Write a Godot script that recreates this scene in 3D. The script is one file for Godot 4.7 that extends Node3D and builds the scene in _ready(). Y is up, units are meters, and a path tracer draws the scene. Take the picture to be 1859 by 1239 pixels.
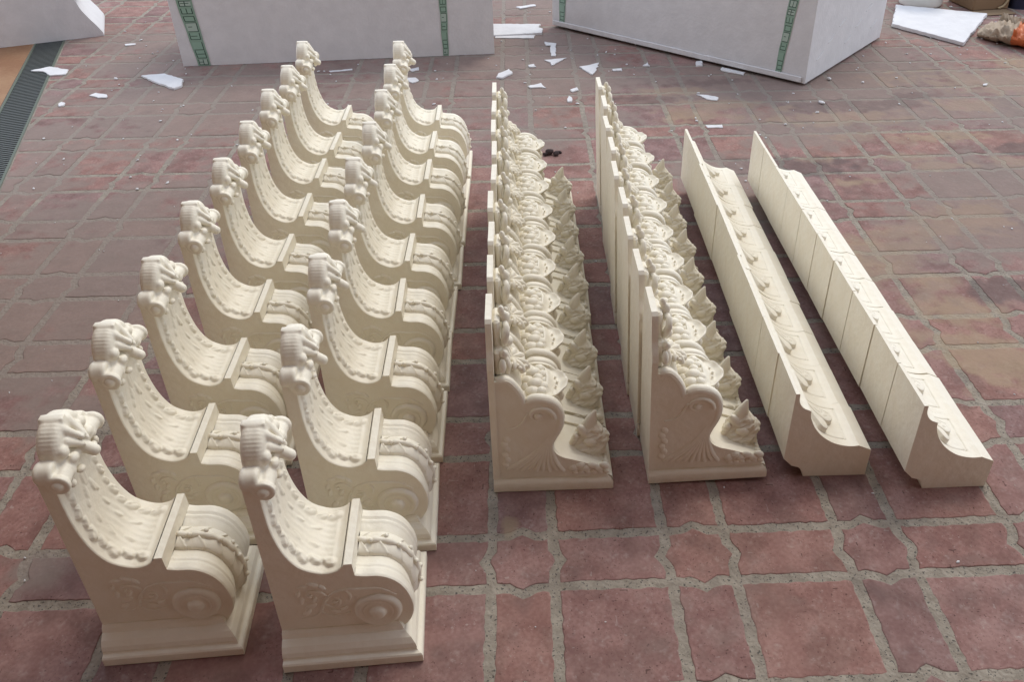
extends Node3D
# A paved courtyard with rows of cream cast corbels, fruit consoles and cornice blocks laid out on the floor.

# ---------------------------------------------------------------- mesh builder
class MB:
	var v := PackedVector3Array()
	var ix := PackedInt32Array()
	var u1 := PackedVector2Array()
	var u2 := PackedVector2Array()

	func orient(from: int, ref: Vector3) -> void:
		var t := 0.0
		for k in range(from, ix.size(), 3):
			var a := v[ix[k]]
			var b := v[ix[k + 1]]
			var c := v[ix[k + 2]]
			t += (c - a).cross(b - a).dot((a + b + c) / 3.0 - ref)
		if t < 0.0:
			for k in range(from, ix.size(), 3):
				var s := ix[k + 1]
				ix[k + 1] = ix[k + 2]
				ix[k + 2] = s

	func grid(nu: int, nv: int, p: PackedVector3Array, wrap: bool, ref: Vector3) -> void:
		var b := v.size()
		var s := ix.size()
		v.append_array(p)
		var m := nu if wrap else nu - 1
		for j in nv - 1:
			for i in m:
				var a := b + j * nu + i
				var c := b + j * nu + (i + 1) % nu
				ix.append(a)
				ix.append(c)
				ix.append(a + nu)
				ix.append(c)
				ix.append(c + nu)
				ix.append(a + nu)
		orient(s, ref)

	func quad(a: Vector3, b: Vector3, c: Vector3, d: Vector3, ref: Vector3) -> void:
		grid(2, 2, PackedVector3Array([a, b, d, c]), false, ref)

	func box(lo: Vector3, hi: Vector3, bevel := 0.0) -> void:
		xbox(Transform3D(Basis(), (lo + hi) / 2.0), (hi - lo) / 2.0, bevel)

	# a box of half size h with chamfered edges, in the frame t
	func xbox(t: Transform3D, h: Vector3, bevel := 0.0) -> void:
		var c := t.origin
		var e := [t.basis.x, t.basis.y, t.basis.z]
		var hh := [h.x, h.y, h.z]
		for a in 3:
			var b := (a + 1) % 3
			var d := (a + 2) % 3
			for s in [-1.0, 1.0]:
				var o: Vector3 = c + e[a] * (hh[a] * s)
				var eb: Vector3 = e[b] * (hh[b] - bevel)
				var ed: Vector3 = e[d] * (hh[d] - bevel)
				quad(o - eb - ed, o + eb - ed, o + eb + ed, o - eb + ed, c)
				if bevel > 0.0:
					for r in [-1.0, 1.0]:
						var i0: Vector3 = c + e[a] * (hh[a] * s) + e[b] * ((hh[b] - bevel) * r)
						var i1: Vector3 = c + e[a] * ((hh[a] - bevel) * s) + e[b] * (hh[b] * r)
						quad(i0 - ed, i0 + ed, i1 + ed, i1 - ed, c)
		if bevel > 0.0:
			for sx in [-1.0, 1.0]:
				for sy in [-1.0, 1.0]:
					for sz in [-1.0, 1.0]:
						var p := [Vector3(h.x, h.y - bevel, h.z - bevel), Vector3(h.x - bevel, h.y, h.z - bevel), Vector3(h.x - bevel, h.y - bevel, h.z)]
						var q := PackedVector3Array()
						for w in p:
							q.append(c + e[0] * (w.x * sx) + e[1] * (w.y * sy) + e[2] * (w.z * sz))
						fan(q, c)

	func fan(q: PackedVector3Array, ref: Vector3) -> void:
		var b := v.size()
		var s := ix.size()
		v.append_array(q)
		for k in range(1, q.size() - 1):
			ix.append(b)
			ix.append(b + k)
			ix.append(b + k + 1)
		orient(s, ref)

	# a flat polygon in x, y at depth z
	func plate(poly: PackedVector2Array, z: float, ref: Vector3) -> void:
		var t := Geometry2D.triangulate_polygon(poly)
		var b := v.size()
		var s := ix.size()
		for p in poly:
			v.append(Vector3(p.x, p.y, z))
		for k in t:
			ix.append(b + k)
		orient(s, ref)

	# the side wall of a polygon between two depths, smooth along gentle bends
	func wall(poly: PackedVector2Array, z0: float, z1: float, skip := {}) -> void:
		var n := poly.size()
		var area := 0.0
		for k in n:
			area += poly[k].cross(poly[(k + 1) % n])
		var sg := 1.0 if area > 0.0 else -1.0
		var chain := PackedVector3Array()
		var last := Vector2.ZERO
		for k in n + 1:
			var a := poly[k % n]
			var b := poly[(k + 1) % n]
			var d := (b - a).normalized()
			var cut: bool = k == n or skip.has(k % n) or (chain.size() > 0 and d.dot(last) < 0.86)
			if cut and chain.size() > 0:
				strip(chain, z0, z1, sg)
				chain = PackedVector3Array()
			if k < n and not skip.has(k):
				if chain.size() == 0:
					chain.append(Vector3(a.x, a.y, 0))
				chain.append(Vector3(b.x, b.y, 0))
			last = d

	func strip(chain: PackedVector3Array, z0: float, z1: float, sg: float) -> void:
		var p := PackedVector3Array()
		for z in [z0, z1]:
			for q in chain:
				p.append(Vector3(q.x, q.y, z))
		var d := chain[1] - chain[0]
		var out := Vector3(d.y, -d.x, 0).normalized() * sg
		grid(chain.size(), 2, p, false, chain[0] + d / 2.0 - out)

	func extrude(poly: PackedVector2Array, z0: float, z1: float) -> void:
		var m := Vector3(0, 0, (z0 + z1) / 2.0)
		plate(poly, z0, m)
		plate(poly, z1, m)
		wall(poly, z0, z1)

	func ell(c: Vector3, b: Basis, n := 10, m := 6) -> void:
		var p := PackedVector3Array()
		for j in m + 1:
			var la := PI * j / m
			for i in n:
				var lo := TAU * i / n
				p.append(c + b * Vector3(sin(la) * cos(lo), cos(la), sin(la) * sin(lo)))
		grid(n, m + 1, p, true, c)

	func ball(c: Vector3, r: Vector3, turn := Vector3.ZERO, n := 10, m := 6) -> void:
		ell(c, Basis.from_euler(turn) * Basis.from_scale(r), n, m)

	# a round bar along a path; closed by small caps
	func tube(path: PackedVector3Array, rad: PackedFloat32Array, n := 8, flat := 1.0) -> void:
		var m := path.size()
		var p := PackedVector3Array()
		var ctr := Vector3.ZERO
		var up := Vector3(0.13, 0.31, 0.94).normalized()
		for j in m:
			var d := (path[mini(j + 1, m - 1)] - path[maxi(j - 1, 0)]).normalized()
			var sx := d.cross(up).normalized()
			var sy := sx.cross(d).normalized()
			up = sy
			ctr += path[j] / m
			var r := rad[j % rad.size()]
			var rr := [0.05, 0.7, 1.0] if j == 0 else ([1.0, 0.7, 0.05] if j == m - 1 else [1.0])
			var off := [-0.7, -0.5, 0.0] if j == 0 else ([0.0, 0.5, 0.7] if j == m - 1 else [0.0])
			for k in rr.size():
				for i in n:
					var a := TAU * i / n
					p.append(path[j] + d * (off[k] * r) + (sx * cos(a) + sy * (sin(a) * flat)) * (r * rr[k]))
		var b := ix.size()
		grid(n, p.size() / n, p, true, ctr)
		# orientation of a bent bar: test the first ring against its own centre
		ix.resize(b)
		v.resize(v.size() - p.size())
		grid_ring(n, p)

	func grid_ring(n: int, p: PackedVector3Array) -> void:
		var rows := p.size() / n
		var b := v.size()
		v.append_array(p)
		var q := rows / 2
		var c := Vector3.ZERO
		for i in n:
			c += p[(q - 1) * n + i] / n * 0.5 + p[q * n + i] / n * 0.5
		var t := (p[q * n] - p[(q - 1) * n]).cross(p[(q - 1) * n + 1] - p[(q - 1) * n]).dot(p[(q - 1) * n] - c)
		for j in rows - 1:
			for i in n:
				var a := b + j * n + i
				var e := b + j * n + (i + 1) % n
				if t > 0.0:
					for k in [a, e, a + n, e, e + n, a + n]:
						ix.append(k)
				else:
					for k in [a, a + n, e, e, a + n, e + n]:
						ix.append(k)

	# a turned shape: profile of (radius, height) along the y axis of the frame
	func lathe(prof: PackedVector2Array, t: Transform3D, n := 24) -> void:
		var p := PackedVector3Array()
		var c := Vector3.ZERO
		for q in prof:
			for i in n:
				var a := TAU * i / n
				p.append(t * Vector3(q.x * cos(a), q.y, q.x * sin(a)))
			c += t * Vector3(0, q.y, 0) / prof.size()
		grid(n, prof.size(), p, true, c)

	# smooth union of simple solids, meshed on a grid (one vertex a crossed cell)
	func nets(prims: Array, lo: Vector3, hi: Vector3, h: float) -> void:
		var nx := int((hi.x - lo.x) / h) + 2
		var ny := int((hi.y - lo.y) / h) + 2
		var nz := int((hi.z - lo.z) / h) + 2
		var f := PackedFloat32Array()
		f.resize(nx * ny * nz)
		var at := 0
		for k in nz:
			for j in ny:
				for i in nx:
					f[at] = solid(prims, lo.x + i * h, lo.y + j * h, absf(lo.z + k * h))
					at += 1
		var id := PackedInt32Array()
		id.resize(nx * ny * nz)
		id.fill(-1)
		var oy := nx
		var oz := nx * ny
		var cor := [0, 1, oy, oy + 1, oz, oz + 1, oz + oy, oz + oy + 1]
		var edges := [[0, 1], [2, 3], [4, 5], [6, 7], [0, 2], [1, 3], [4, 6], [5, 7], [0, 4], [1, 5], [2, 6], [3, 7]]
		for k in nz - 1:
			for j in ny - 1:
				for i in nx - 1:
					var o := i + j * oy + k * oz
					var ins := 0
					for c in cor:
						if f[o + c] < 0.0:
							ins += 1
					if ins == 0 or ins == 8:
						continue
					var s := Vector3.ZERO
					var cnt := 0
					for e in edges:
						var a: float = f[o + cor[e[0]]]
						var b: float = f[o + cor[e[1]]]
						if (a < 0.0) != (b < 0.0):
							var t := a / (a - b)
							var pa := Vector3(e[0] & 1, (e[0] >> 1) & 1, e[0] >> 2)
							var pb := Vector3(e[1] & 1, (e[1] >> 1) & 1, e[1] >> 2)
							s += pa.lerp(pb, t)
							cnt += 1
					id[o] = v.size()
					v.append(lo + (Vector3(i, j, k) + s / cnt) * h)
		var st := [1, oy, oz]
		for k in range(1, nz - 1):
			for j in range(1, ny - 1):
				for i in range(1, nx - 1):
					var o := i + j * oy + k * oz
					for ax in 3:
						var a: float = f[o]
						var b: float = f[o + st[ax]]
						if (a < 0.0) == (b < 0.0):
							continue
						var s1: int = st[(ax + 1) % 3]
						var s2: int = st[(ax + 2) % 3]
						var q := [id[o], id[o - s1], id[o - s1 - s2], id[o - s2]]
						if q.min() < 0:
							continue
						if a < 0.0:
							q = [q[0], q[3], q[2], q[1]]
						for n in [0, 1, 2, 0, 2, 3]:
							ix.append(q[n])

	func solid(prims: Array, x: float, y: float, z: float) -> float:
		var d := 1.0
		for pr: PackedFloat32Array in prims:
			var e := 0.0
			match int(pr[0]):
				0:  # tapered bar a-b
					var bx := pr[5] - pr[2]
					var by := pr[6] - pr[3]
					var bz := pr[7] - pr[4]
					var t := clampf(((x - pr[2]) * bx + (y - pr[3]) * by + (z - pr[4]) * bz) / (bx * bx + by * by + bz * bz), 0.0, 1.0)
					e = Vector3(x - pr[2] - bx * t, y - pr[3] - by * t, z - pr[4] - bz * t).length() - lerpf(pr[8], pr[9], t)
				1:  # ellipsoid
					e = (Vector3((x - pr[2]) / pr[5], (y - pr[3]) / pr[6], (z - pr[4]) / pr[7]).length() - 1.0) * minf(pr[5], minf(pr[6], pr[7]))
				2:  # disc across x
					var r := Vector2(y - pr[4], z - pr[5])
					var l := r.length()
					var wv := pr[8] * sin(r.angle() * 46.0)
					e = roundmax(l - pr[6] - wv, absf(x - (pr[2] + pr[3]) / 2.0) - (pr[3] - pr[2]) / 2.0, pr[7])
				3:  # disc across z
					e = roundmax(Vector2(x - pr[4], y - pr[5]).length() - pr[6], absf(z - (pr[2] + pr[3]) / 2.0) - (pr[3] - pr[2]) / 2.0, pr[7])
				4:  # block
					e = roundmax(roundmax(absf(x - pr[2]) - pr[5], absf(y - pr[3]) - pr[6], 0.002), absf(z - pr[4]) - pr[7], 0.002)
				5:  # ball taken away
					e = pr[5] - Vector3(x - pr[2], y - pr[3], z - pr[4]).length()
			if int(pr[0]) == 5:
				d = maxf(d, e)
			else:
				var k := pr[1]
				var hh := maxf(k - absf(d - e), 0.0) / k
				d = minf(d, e) - hh * hh * k * 0.25
		return d

	func roundmax(a: float, b: float, r: float) -> float:
		return minf(maxf(a + r, b + r), 0.0) + Vector2(maxf(a + r, 0.0), maxf(b + r, 0.0)).length() - r

	func done() -> ArrayMesh:
		var n := PackedVector3Array()
		n.resize(v.size())
		for k in range(0, ix.size(), 3):
			var a := ix[k]
			var b := ix[k + 1]
			var c := ix[k + 2]
			var f := (v[c] - v[a]).cross(v[b] - v[a])
			n[a] += f
			n[b] += f
			n[c] += f
		for k in n.size():
			n[k] = n[k].normalized() if n[k].length_squared() > 1e-24 else Vector3.UP
		var arr := []
		arr.resize(Mesh.ARRAY_MAX)
		arr[Mesh.ARRAY_VERTEX] = v
		arr[Mesh.ARRAY_NORMAL] = n
		arr[Mesh.ARRAY_INDEX] = ix
		if u1.size() == v.size():
			arr[Mesh.ARRAY_TEX_UV] = u1
		if u2.size() == v.size():
			arr[Mesh.ARRAY_TEX_UV2] = u2
		var me := ArrayMesh.new()
		me.add_surface_from_arrays(Mesh.PRIMITIVE_TRIANGLES, arr)
		return me

# ---------------------------------------------------------------- scene helpers
var M := {}
var used := {}
var rng := RandomNumberGenerator.new()

func numbered(called: String) -> String:
	var k: int = used.get(called, 0)
	used[called] = k + 1
	return called if k == 0 else "%s_%03d" % [called, k]

func part(called: String, mb: MB, mat: Material, parent: Node) -> MeshInstance3D:
	var o := MeshInstance3D.new()
	o.name = called
	o.mesh = mb.done()
	o.material_override = mat
	parent.add_child(o, true)
	return o

func thing(called: String, label: String, category: String, at := Vector3.ZERO, turn := 0.0, group := "") -> Node3D:
	var o := Node3D.new()
	o.name = numbered(called)
	add_child(o)
	o.position = at
	o.rotation.y = turn
	tag(o, label, category, group)
	return o

func tag(o: Node, label: String, category: String, group := "") -> void:
	o.set_meta("label", label)
	o.set_meta("category", category)
	if group != "":
		o.set_meta("group", group)

func copy(src: Node3D, called: String, label: String, at: Vector3, rot: Vector3) -> Node3D:
	var r: Node3D = src.duplicate()
	r.name = numbered(called)
	add_child(r)
	r.position = at
	r.rotation = rot
	r.set_meta("label", label)
	return r

func V2(a: Array) -> PackedVector2Array:
	var p := PackedVector2Array()
	for k in range(0, a.size(), 2):
		p.append(Vector2(a[k], a[k + 1]))
	return p

# a smooth curve through points, resampled to n points of even spacing
func curve(ctl: PackedVector2Array, n: int) -> PackedVector2Array:
	var d := PackedVector2Array()
	var m := ctl.size()
	for k in m - 1:
		for t in 12:
			d.append(ctl[k].cubic_interpolate(ctl[k + 1], ctl[maxi(k - 1, 0)], ctl[mini(k + 2, m - 1)], t / 12.0))
	d.append(ctl[m - 1])
	var l := PackedFloat32Array([0.0])
	for k in d.size() - 1:
		l.append(l[k] + d[k].distance_to(d[k + 1]))
	var out := PackedVector2Array()
	var j := 0
	for k in n:
		var s := l[l.size() - 1] * k / (n - 1)
		while j < l.size() - 2 and l[j + 1] < s:
			j += 1
		out.append(d[j].lerp(d[j + 1], clampf((s - l[j]) / maxf(l[j + 1] - l[j], 1e-9), 0, 1)))
	return out

func length_of(p: PackedVector2Array) -> float:
	var l := 0.0
	for k in p.size() - 1:
		l += p[k].distance_to(p[k + 1])
	return l

# outward normals of a curve that runs with the solid on its right hand side
func normals(p: PackedVector2Array) -> PackedVector2Array:
	var n := PackedVector2Array()
	for k in p.size():
		var d := (p[mini(k + 1, p.size() - 1)] - p[maxi(k - 1, 0)]).normalized()
		n.append(Vector2(-d.y, d.x))
	return n

func arc3(ctl: Array, n: int, z: float) -> PackedVector3Array:
	var o := PackedVector3Array()
	for q in curve(V2(ctl), n):
		o.append(Vector3(q.x, q.y, z))
	return o

func fnl(sd: int, freq: float, oct := 3, type := FastNoiseLite.TYPE_SIMPLEX_SMOOTH) -> FastNoiseLite:
	var f := FastNoiseLite.new()
	f.seed = sd
	f.frequency = freq
	f.noise_type = type
	f.fractal_octaves = oct
	return f

func noise_bytes(sd: int, size: int, freq: float, oct := 3, type := FastNoiseLite.TYPE_SIMPLEX_SMOOTH, loop := true) -> PackedByteArray:
	var f := fnl(sd, freq, oct, type)
	var im := f.get_seamless_image(size, size) if loop else f.get_image(size, size)
	im.convert(Image.FORMAT_L8)
	return im.get_data()

func tex(im: Image) -> ImageTexture:
	im.generate_mipmaps()
	return ImageTexture.create_from_image(im)

func lin(r: float, g: float, b: float) -> Color:
	return Color(r, g, b).linear_to_srgb()

func mat(c: Color, rough: float) -> StandardMaterial3D:
	var m := StandardMaterial3D.new()
	m.albedo_color = c
	m.roughness = rough
	return m

# a texture that mottles a colour between two tints, with optional specks
func mottled(sd: int, size: int, a: Color, b: Color, coarse: float, speck: Color, speck_share: float) -> ImageTexture:
	var n1 := noise_bytes(sd, size, coarse, 4)
	var n2 := noise_bytes(sd + 1, size, 0.11, 2)
	var n3 := noise_bytes(sd + 2, size, 0.045, 2, FastNoiseLite.TYPE_CELLULAR)
	var d := PackedByteArray()
	d.resize(size * size * 3)
	var lim := int(255 * (1.0 - speck_share))
	for k in size * size:
		var t := clampf((n1[k] * 0.7 + n2[k] * 0.3 - 60.0) / 140.0, 0.0, 1.0)
		var c := a.lerp(b, t)
		if n2[k] > lim and n3[k] > 90:
			c = c.lerp(speck, 0.75)
		d[k * 3] = int(c.r * 255)
		d[k * 3 + 1] = int(c.g * 255)
		d[k * 3 + 2] = int(c.b * 255)
	return tex(Image.create_from_data(size, size, false, Image.FORMAT_RGB8, d))

func grey(sd: int, size: int, freq: float, oct: int, type := FastNoiseLite.TYPE_SIMPLEX_SMOOTH) -> ImageTexture:
	return tex(Image.create_from_data(size, size, false, Image.FORMAT_L8, noise_bytes(sd, size, freq, oct, type)))

# ---------------------------------------------------------------- where things lie (metres)
const SAND := [[1.75, -1.99, 0.22, 0.05], [1.37, -1.98, 0.15, 0.06], [1.10, -2.64, 0.25, 0.08], [1.41, -2.58, 0.12, 0.05], [1.86, -1.90, 0.20, 0.05], [1.19, -0.72, 0.14, 0.10], [1.49, -0.85, 0.20, 0.12], [2.19, -1.93, 0.15, 0.06], [2.29, -2.57, 0.20, 0.10], [0.82, -2.84, 0.20, 0.06], [1.50, -1.35, 0.25, 0.06], [2.83, -3.15, 0.20, 0.20], [1.48, -1.76, 0.20, 0.08], [0.03, -0.03, 0.03, 0.06], [1.47, -1.02, 0.12, 0.08], [2.0, -2.2, 0.5, 0.12], [1.6, -2.45, 0.4, 0.1], [2.5, -2.9, 0.5, 0.2], [1.3, -1.2, 0.25, 0.2], [1.8, -1.45, 0.3, 0.15], [0.9, -2.5, 0.3, 0.15], [1.45, -0.6, 0.2, 0.2], [2.9, -2.5, 0.4, 0.2]]
const DUST := [[-1.60, -2.51, 0.50, 0.40], [-1.61, -1.60, 0.50, 0.25], [-1.96, -1.95, 0.30, 0.30], [-1.98, -2.82, 0.40, 0.20], [-1.12, -1.90, 0.30, 0.30], [-1.36, -0.76, 0.30, 0.20], [-1.03, 0.05, 0.10, 0.08], [-2.10, -2.48, 0.30, 0.20], [-1.20, -1.49, 0.30, 0.25], [-1.21, -0.99, 0.30, 0.20], [-1.18, -0.46, 0.20, 0.15], [0.55, -2.46, 0.30, 0.20], [1.00, -1.46, 0.20, 0.20], [-2.06, -3.41, 0.50, 0.30], [0.28, -3.45, 0.80, 0.30], [2.0, -3.0, 0.7, 0.5], [2.6, -2.4, 0.6, 0.5], [1.4, -2.3, 0.5, 0.3], [0.6, -3.0, 0.6, 0.3], [-0.6, -2.9, 0.6, 0.35], [2.3, -3.9, 0.8, 0.5], [-1.3, -3.0, 0.5, 0.3], [0.95, -1.9, 0.35, 0.3], [0.1, -2.3, 0.4, 0.2], [2.2, -1.6, 0.5, 0.3], [-2.2, -3.9, 0.6, 0.4], [0.2, -4.4, 0.7, 0.5], [-1.5, -2.8, 1.3, 1.0], [1.7, -2.9, 1.4, 1.0], [0.0, -3.3, 1.5, 0.9], [-1.4, -1.3, 0.7, 0.8], [2.0, -1.5, 0.8, 0.8]]
const DARK := [[0.75, -2.73, 0.30, 0.08], [1.72, -2.60, 0.30, 0.10], [1.95, -2.62, 0.20, 0.08], [2.30, -2.04, 0.15, 0.06], [2.09, -2.69, 0.15, 0.06], [1.21, -1.93, 0.30, 0.10], [1.67, -0.94, 0.12, 0.08], [1.10, -2.95, 0.30, 0.10]]
const PERIOD := 0.4
const LINE_X := {-8: -0.0085, -7: 0.003, 0: 0.0003, 1: -0.002, 2: -0.001, 3: -0.0013, 4: 0.0056, 5: 0.0039, 6: 0.0124, 7: 0.0062, 8: 0.0019, 9: -0.0093, 10: -0.0084, 11: 0.0038, 12: 0.0065, 13: 0.0013}
const LINE_Z := {-18: -0.0109, -17: -0.0061, -16: -0.0074, -15: -0.0071, -14: -0.01, -13: -0.0078, -12: 0.0147, -11: -0.0007, -10: 0.0061, -9: 0.0079, -8: 0.0052, -7: 0.0034, -6: -0.0016, -5: 0.0049, -4: -0.0098, -3: 0.0008, -2: -0.0023, 0: 0.0022, 1: -0.0015, 2: -0.0136}
const GROUND_LO := Vector2(-4.6, -6.6)
const GROUND_SIZE := 9.2

func line_x(k: int) -> float:
	return (floorf(k / 2.0) + (k & 1) * 0.3575) * PERIOD + LINE_X.get(k, 0.0)

func line_z(k: int) -> float:
	return (floorf(k / 2.0) + (k & 1) * 0.3601) * PERIOD + LINE_Z.get(k, 0.0)

# the edge of the paving along the drain
func drain_x(z: float) -> float:
	return -2.661 + 0.302 * (z + 3.842)

# ---------------------------------------------------------------- _ready
func _ready() -> void:
	rng.seed = 4711
	camera_and_light()
	materials()
	paving()
	drain()
	shelter()
	corbels()
	consoles()
	cornices()
	foam_boxes()
	far_corner()
	scraps()

func camera_and_light() -> void:
	var cam := Camera3D.new()
	cam.name = "camera"
	add_child(cam)
	cam.transform = Transform3D(Basis(Vector3(0.99927213, -0.00868309, 0.0371459), Vector3(0.02739314, 0.84101502, -0.54031782), Vector3(-0.02654863, 0.54094208, 0.84064073)).orthonormalized(), Vector3(0.09315, 1.5879, 1.3369))
	var near := 0.05
	cam.set_frustum(near * 1239.0 / 1540.83, Vector2(-64.22, -123.61) / 1540.83 * near, near, 120.0)
	cam.current = true
	var sky := ProceduralSkyMaterial.new()
	sky.sky_top_color = Color(0.72, 0.77, 0.85)
	sky.sky_horizon_color = Color(0.93, 0.955, 0.99)
	sky.sky_curve = 0.5
	sky.ground_bottom_color = Color(0.35, 0.31, 0.29)
	sky.ground_horizon_color = Color(0.60, 0.58, 0.56)
	sky.sun_angle_max = 1.0
	var env := Environment.new()
	env.background_mode = Environment.BG_SKY
	env.sky = Sky.new()
	env.sky.sky_material = sky
	env.background_energy_multiplier = 1.0
	env.tonemap_mode = Environment.TONE_MAPPER_LINEAR
	env.tonemap_exposure = 2.0
	env.sdfgi_enabled = true
	env.ssao_enabled = true
	env.ssil_enabled = true
	var we := WorldEnvironment.new()
	we.name = "world_environment"
	we.environment = env
	add_child(we)
	var sun := DirectionalLight3D.new()
	sun.name = "sun"
	sun.light_energy = 0.25
	sun.light_angular_distance = 25.0
	sun.light_color = Color(1.0, 0.98, 0.95)
	sun.shadow_enabled = true
	add_child(sun)
	sun.look_at_from_position(Vector3(2.0, 5.0, -3.2), Vector3.ZERO)

func materials() -> void:
	# cream cast resin
	var p := mat(Color(1, 1, 1), 0.48)
	p.albedo_texture = mottled(11, 512, lin(0.82, 0.755, 0.615), lin(0.85, 0.80, 0.675), 0.012, lin(0.7, 0.64, 0.5), 0.03)
	p.uv1_triplanar = true
	p.uv1_scale = Vector3(2.2, 2.2, 2.2)
	p.heightmap_enabled = true
	p.heightmap_texture = grey(17, 512, 0.03, 4)
	p.heightmap_scale = 0.12
	M.cream = p
	# white foam
	var f := mat(Color(1, 1, 1), 0.8)
	f.albedo_texture = mottled(31, 512, lin(0.65, 0.64, 0.645), lin(0.71, 0.70, 0.705), 0.01, lin(0.6, 0.59, 0.6), 0.04)
	f.uv1_triplanar = true
	f.uv1_scale = Vector3(1.7, 1.7, 1.7)
	f.heightmap_enabled = true
	f.heightmap_texture = grey(37, 512, 0.06, 2, FastNoiseLite.TYPE_CELLULAR)
	f.heightmap_scale = 0.1
	M.foam = f
	# fired clay tiles: fine grain on UV, dust and stains where they lie on UV2
	var grain := clay()
	var bump := grey(53, 512, 0.05, 4)
	var over := stains()
	M.clay = []
	for c in [Color(1, 1, 1), Color(0.96, 0.95, 0.95), Color(1.0, 0.98, 0.96), Color(0.94, 0.96, 0.98), Color(0.97, 0.94, 0.93), Color(0.92, 0.93, 0.94)]:
		var t := mat(c, 0.8)
		t.metallic_specular = 0.3
		t.albedo_texture = grain
		t.heightmap_enabled = true
		t.heightmap_texture = bump
		t.heightmap_scale = 0.10
		t.detail_enabled = true
		t.detail_albedo = over
		t.detail_blend_mode = BaseMaterial3D.BLEND_MODE_MIX
		t.detail_uv_layer = BaseMaterial3D.DETAIL_UV_2
		M.clay.append(t)
	var g := mat(Color(1, 1, 1), 0.95)
	g.albedo_texture = mottled(61, 512, lin(0.245, 0.21, 0.168), lin(0.35, 0.308, 0.25), 0.02, lin(0.05, 0.045, 0.04), 0.27)
	g.heightmap_enabled = true
	g.heightmap_texture = grey(67, 512, 0.06, 4)
	g.heightmap_scale = 0.25
	g.detail_enabled = true
	g.detail_albedo = over
	g.detail_blend_mode = BaseMaterial3D.BLEND_MODE_MIX
	g.detail_uv_layer = BaseMaterial3D.DETAIL_UV_2
	M.grout = g
	var s := mat(Color(1, 1, 1), 0.75)
	s.albedo_texture = mottled(71, 512, lin(0.24, 0.115, 0.055), lin(0.33, 0.19, 0.10), 0.006, lin(0.25, 0.1, 0.06), 0.06)
	s.uv1_triplanar = true
	s.uv1_world_triplanar = true
	s.uv1_scale = Vector3(0.6, 0.6, 0.6)
	M.side_floor = s
	M.iron = mat(lin(0.085, 0.095, 0.09), 0.55)
	M.rail = mat(lin(0.10, 0.12, 0.09), 0.6)
	M.pit = mat(lin(0.26, 0.25, 0.23), 0.9)
	M.wall = mat(lin(0.36, 0.225, 0.145), 0.9)
	M.tape = tape_material()

func clay() -> ImageTexture:
	var size := 1024
	var n1 := noise_bytes(41, size, 0.008, 4)
	var n2 := noise_bytes(42, size, 0.06, 3)
	var n3 := noise_bytes(43, size, 0.30, 1, FastNoiseLite.TYPE_VALUE)
	var n4 := noise_bytes(44, size, 0.02, 3)
	var n5 := noise_bytes(45, size, 0.10, 1, FastNoiseLite.TYPE_VALUE)
	var n6 := noise_bytes(46, size, 0.004, 3)
	var d := PackedByteArray()
	d.resize(size * size * 3)
	var a := lin(0.245, 0.134, 0.119)
	var b := lin(0.345, 0.212, 0.188)
	var pale := lin(0.42, 0.36, 0.33)
	var pit := lin(0.07, 0.035, 0.03)
	var soot := lin(0.13, 0.085, 0.072)
	for k in size * size:
		var c := a.lerp(b, clampf((n1[k] * 0.55 + n2[k] * 0.45 - 70.0) / 115.0, 0.0, 1.0))
		var s := n3[k]
		if s > 232 and n4[k] > 120:
			c = c.lerp(pale, 0.55)
		elif s < 24 and n4[k] < 150:
			c = c.lerp(pit, 0.6)
		if n5[k] > 243:
			c = c.lerp(pale, 0.6)
		elif n5[k] < 11:
			c = c.lerp(pit, 0.65)
		c = c.lerp(soot, clampf((n6[k] - 140) / 220.0, 0.0, 0.22))
		if n4[k] > 172:
			c = c.lerp(pale, clampf((n4[k] - 172) / 130.0, 0.0, 0.4) * n2[k] / 200.0)
		d[k * 3] = int(c.r * 255)
		d[k * 3 + 1] = int(c.g * 255)
		d[k * 3 + 2] = int(c.b * 255)
	return tex(Image.create_from_data(size, size, false, Image.FORMAT_RGB8, d))

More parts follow.
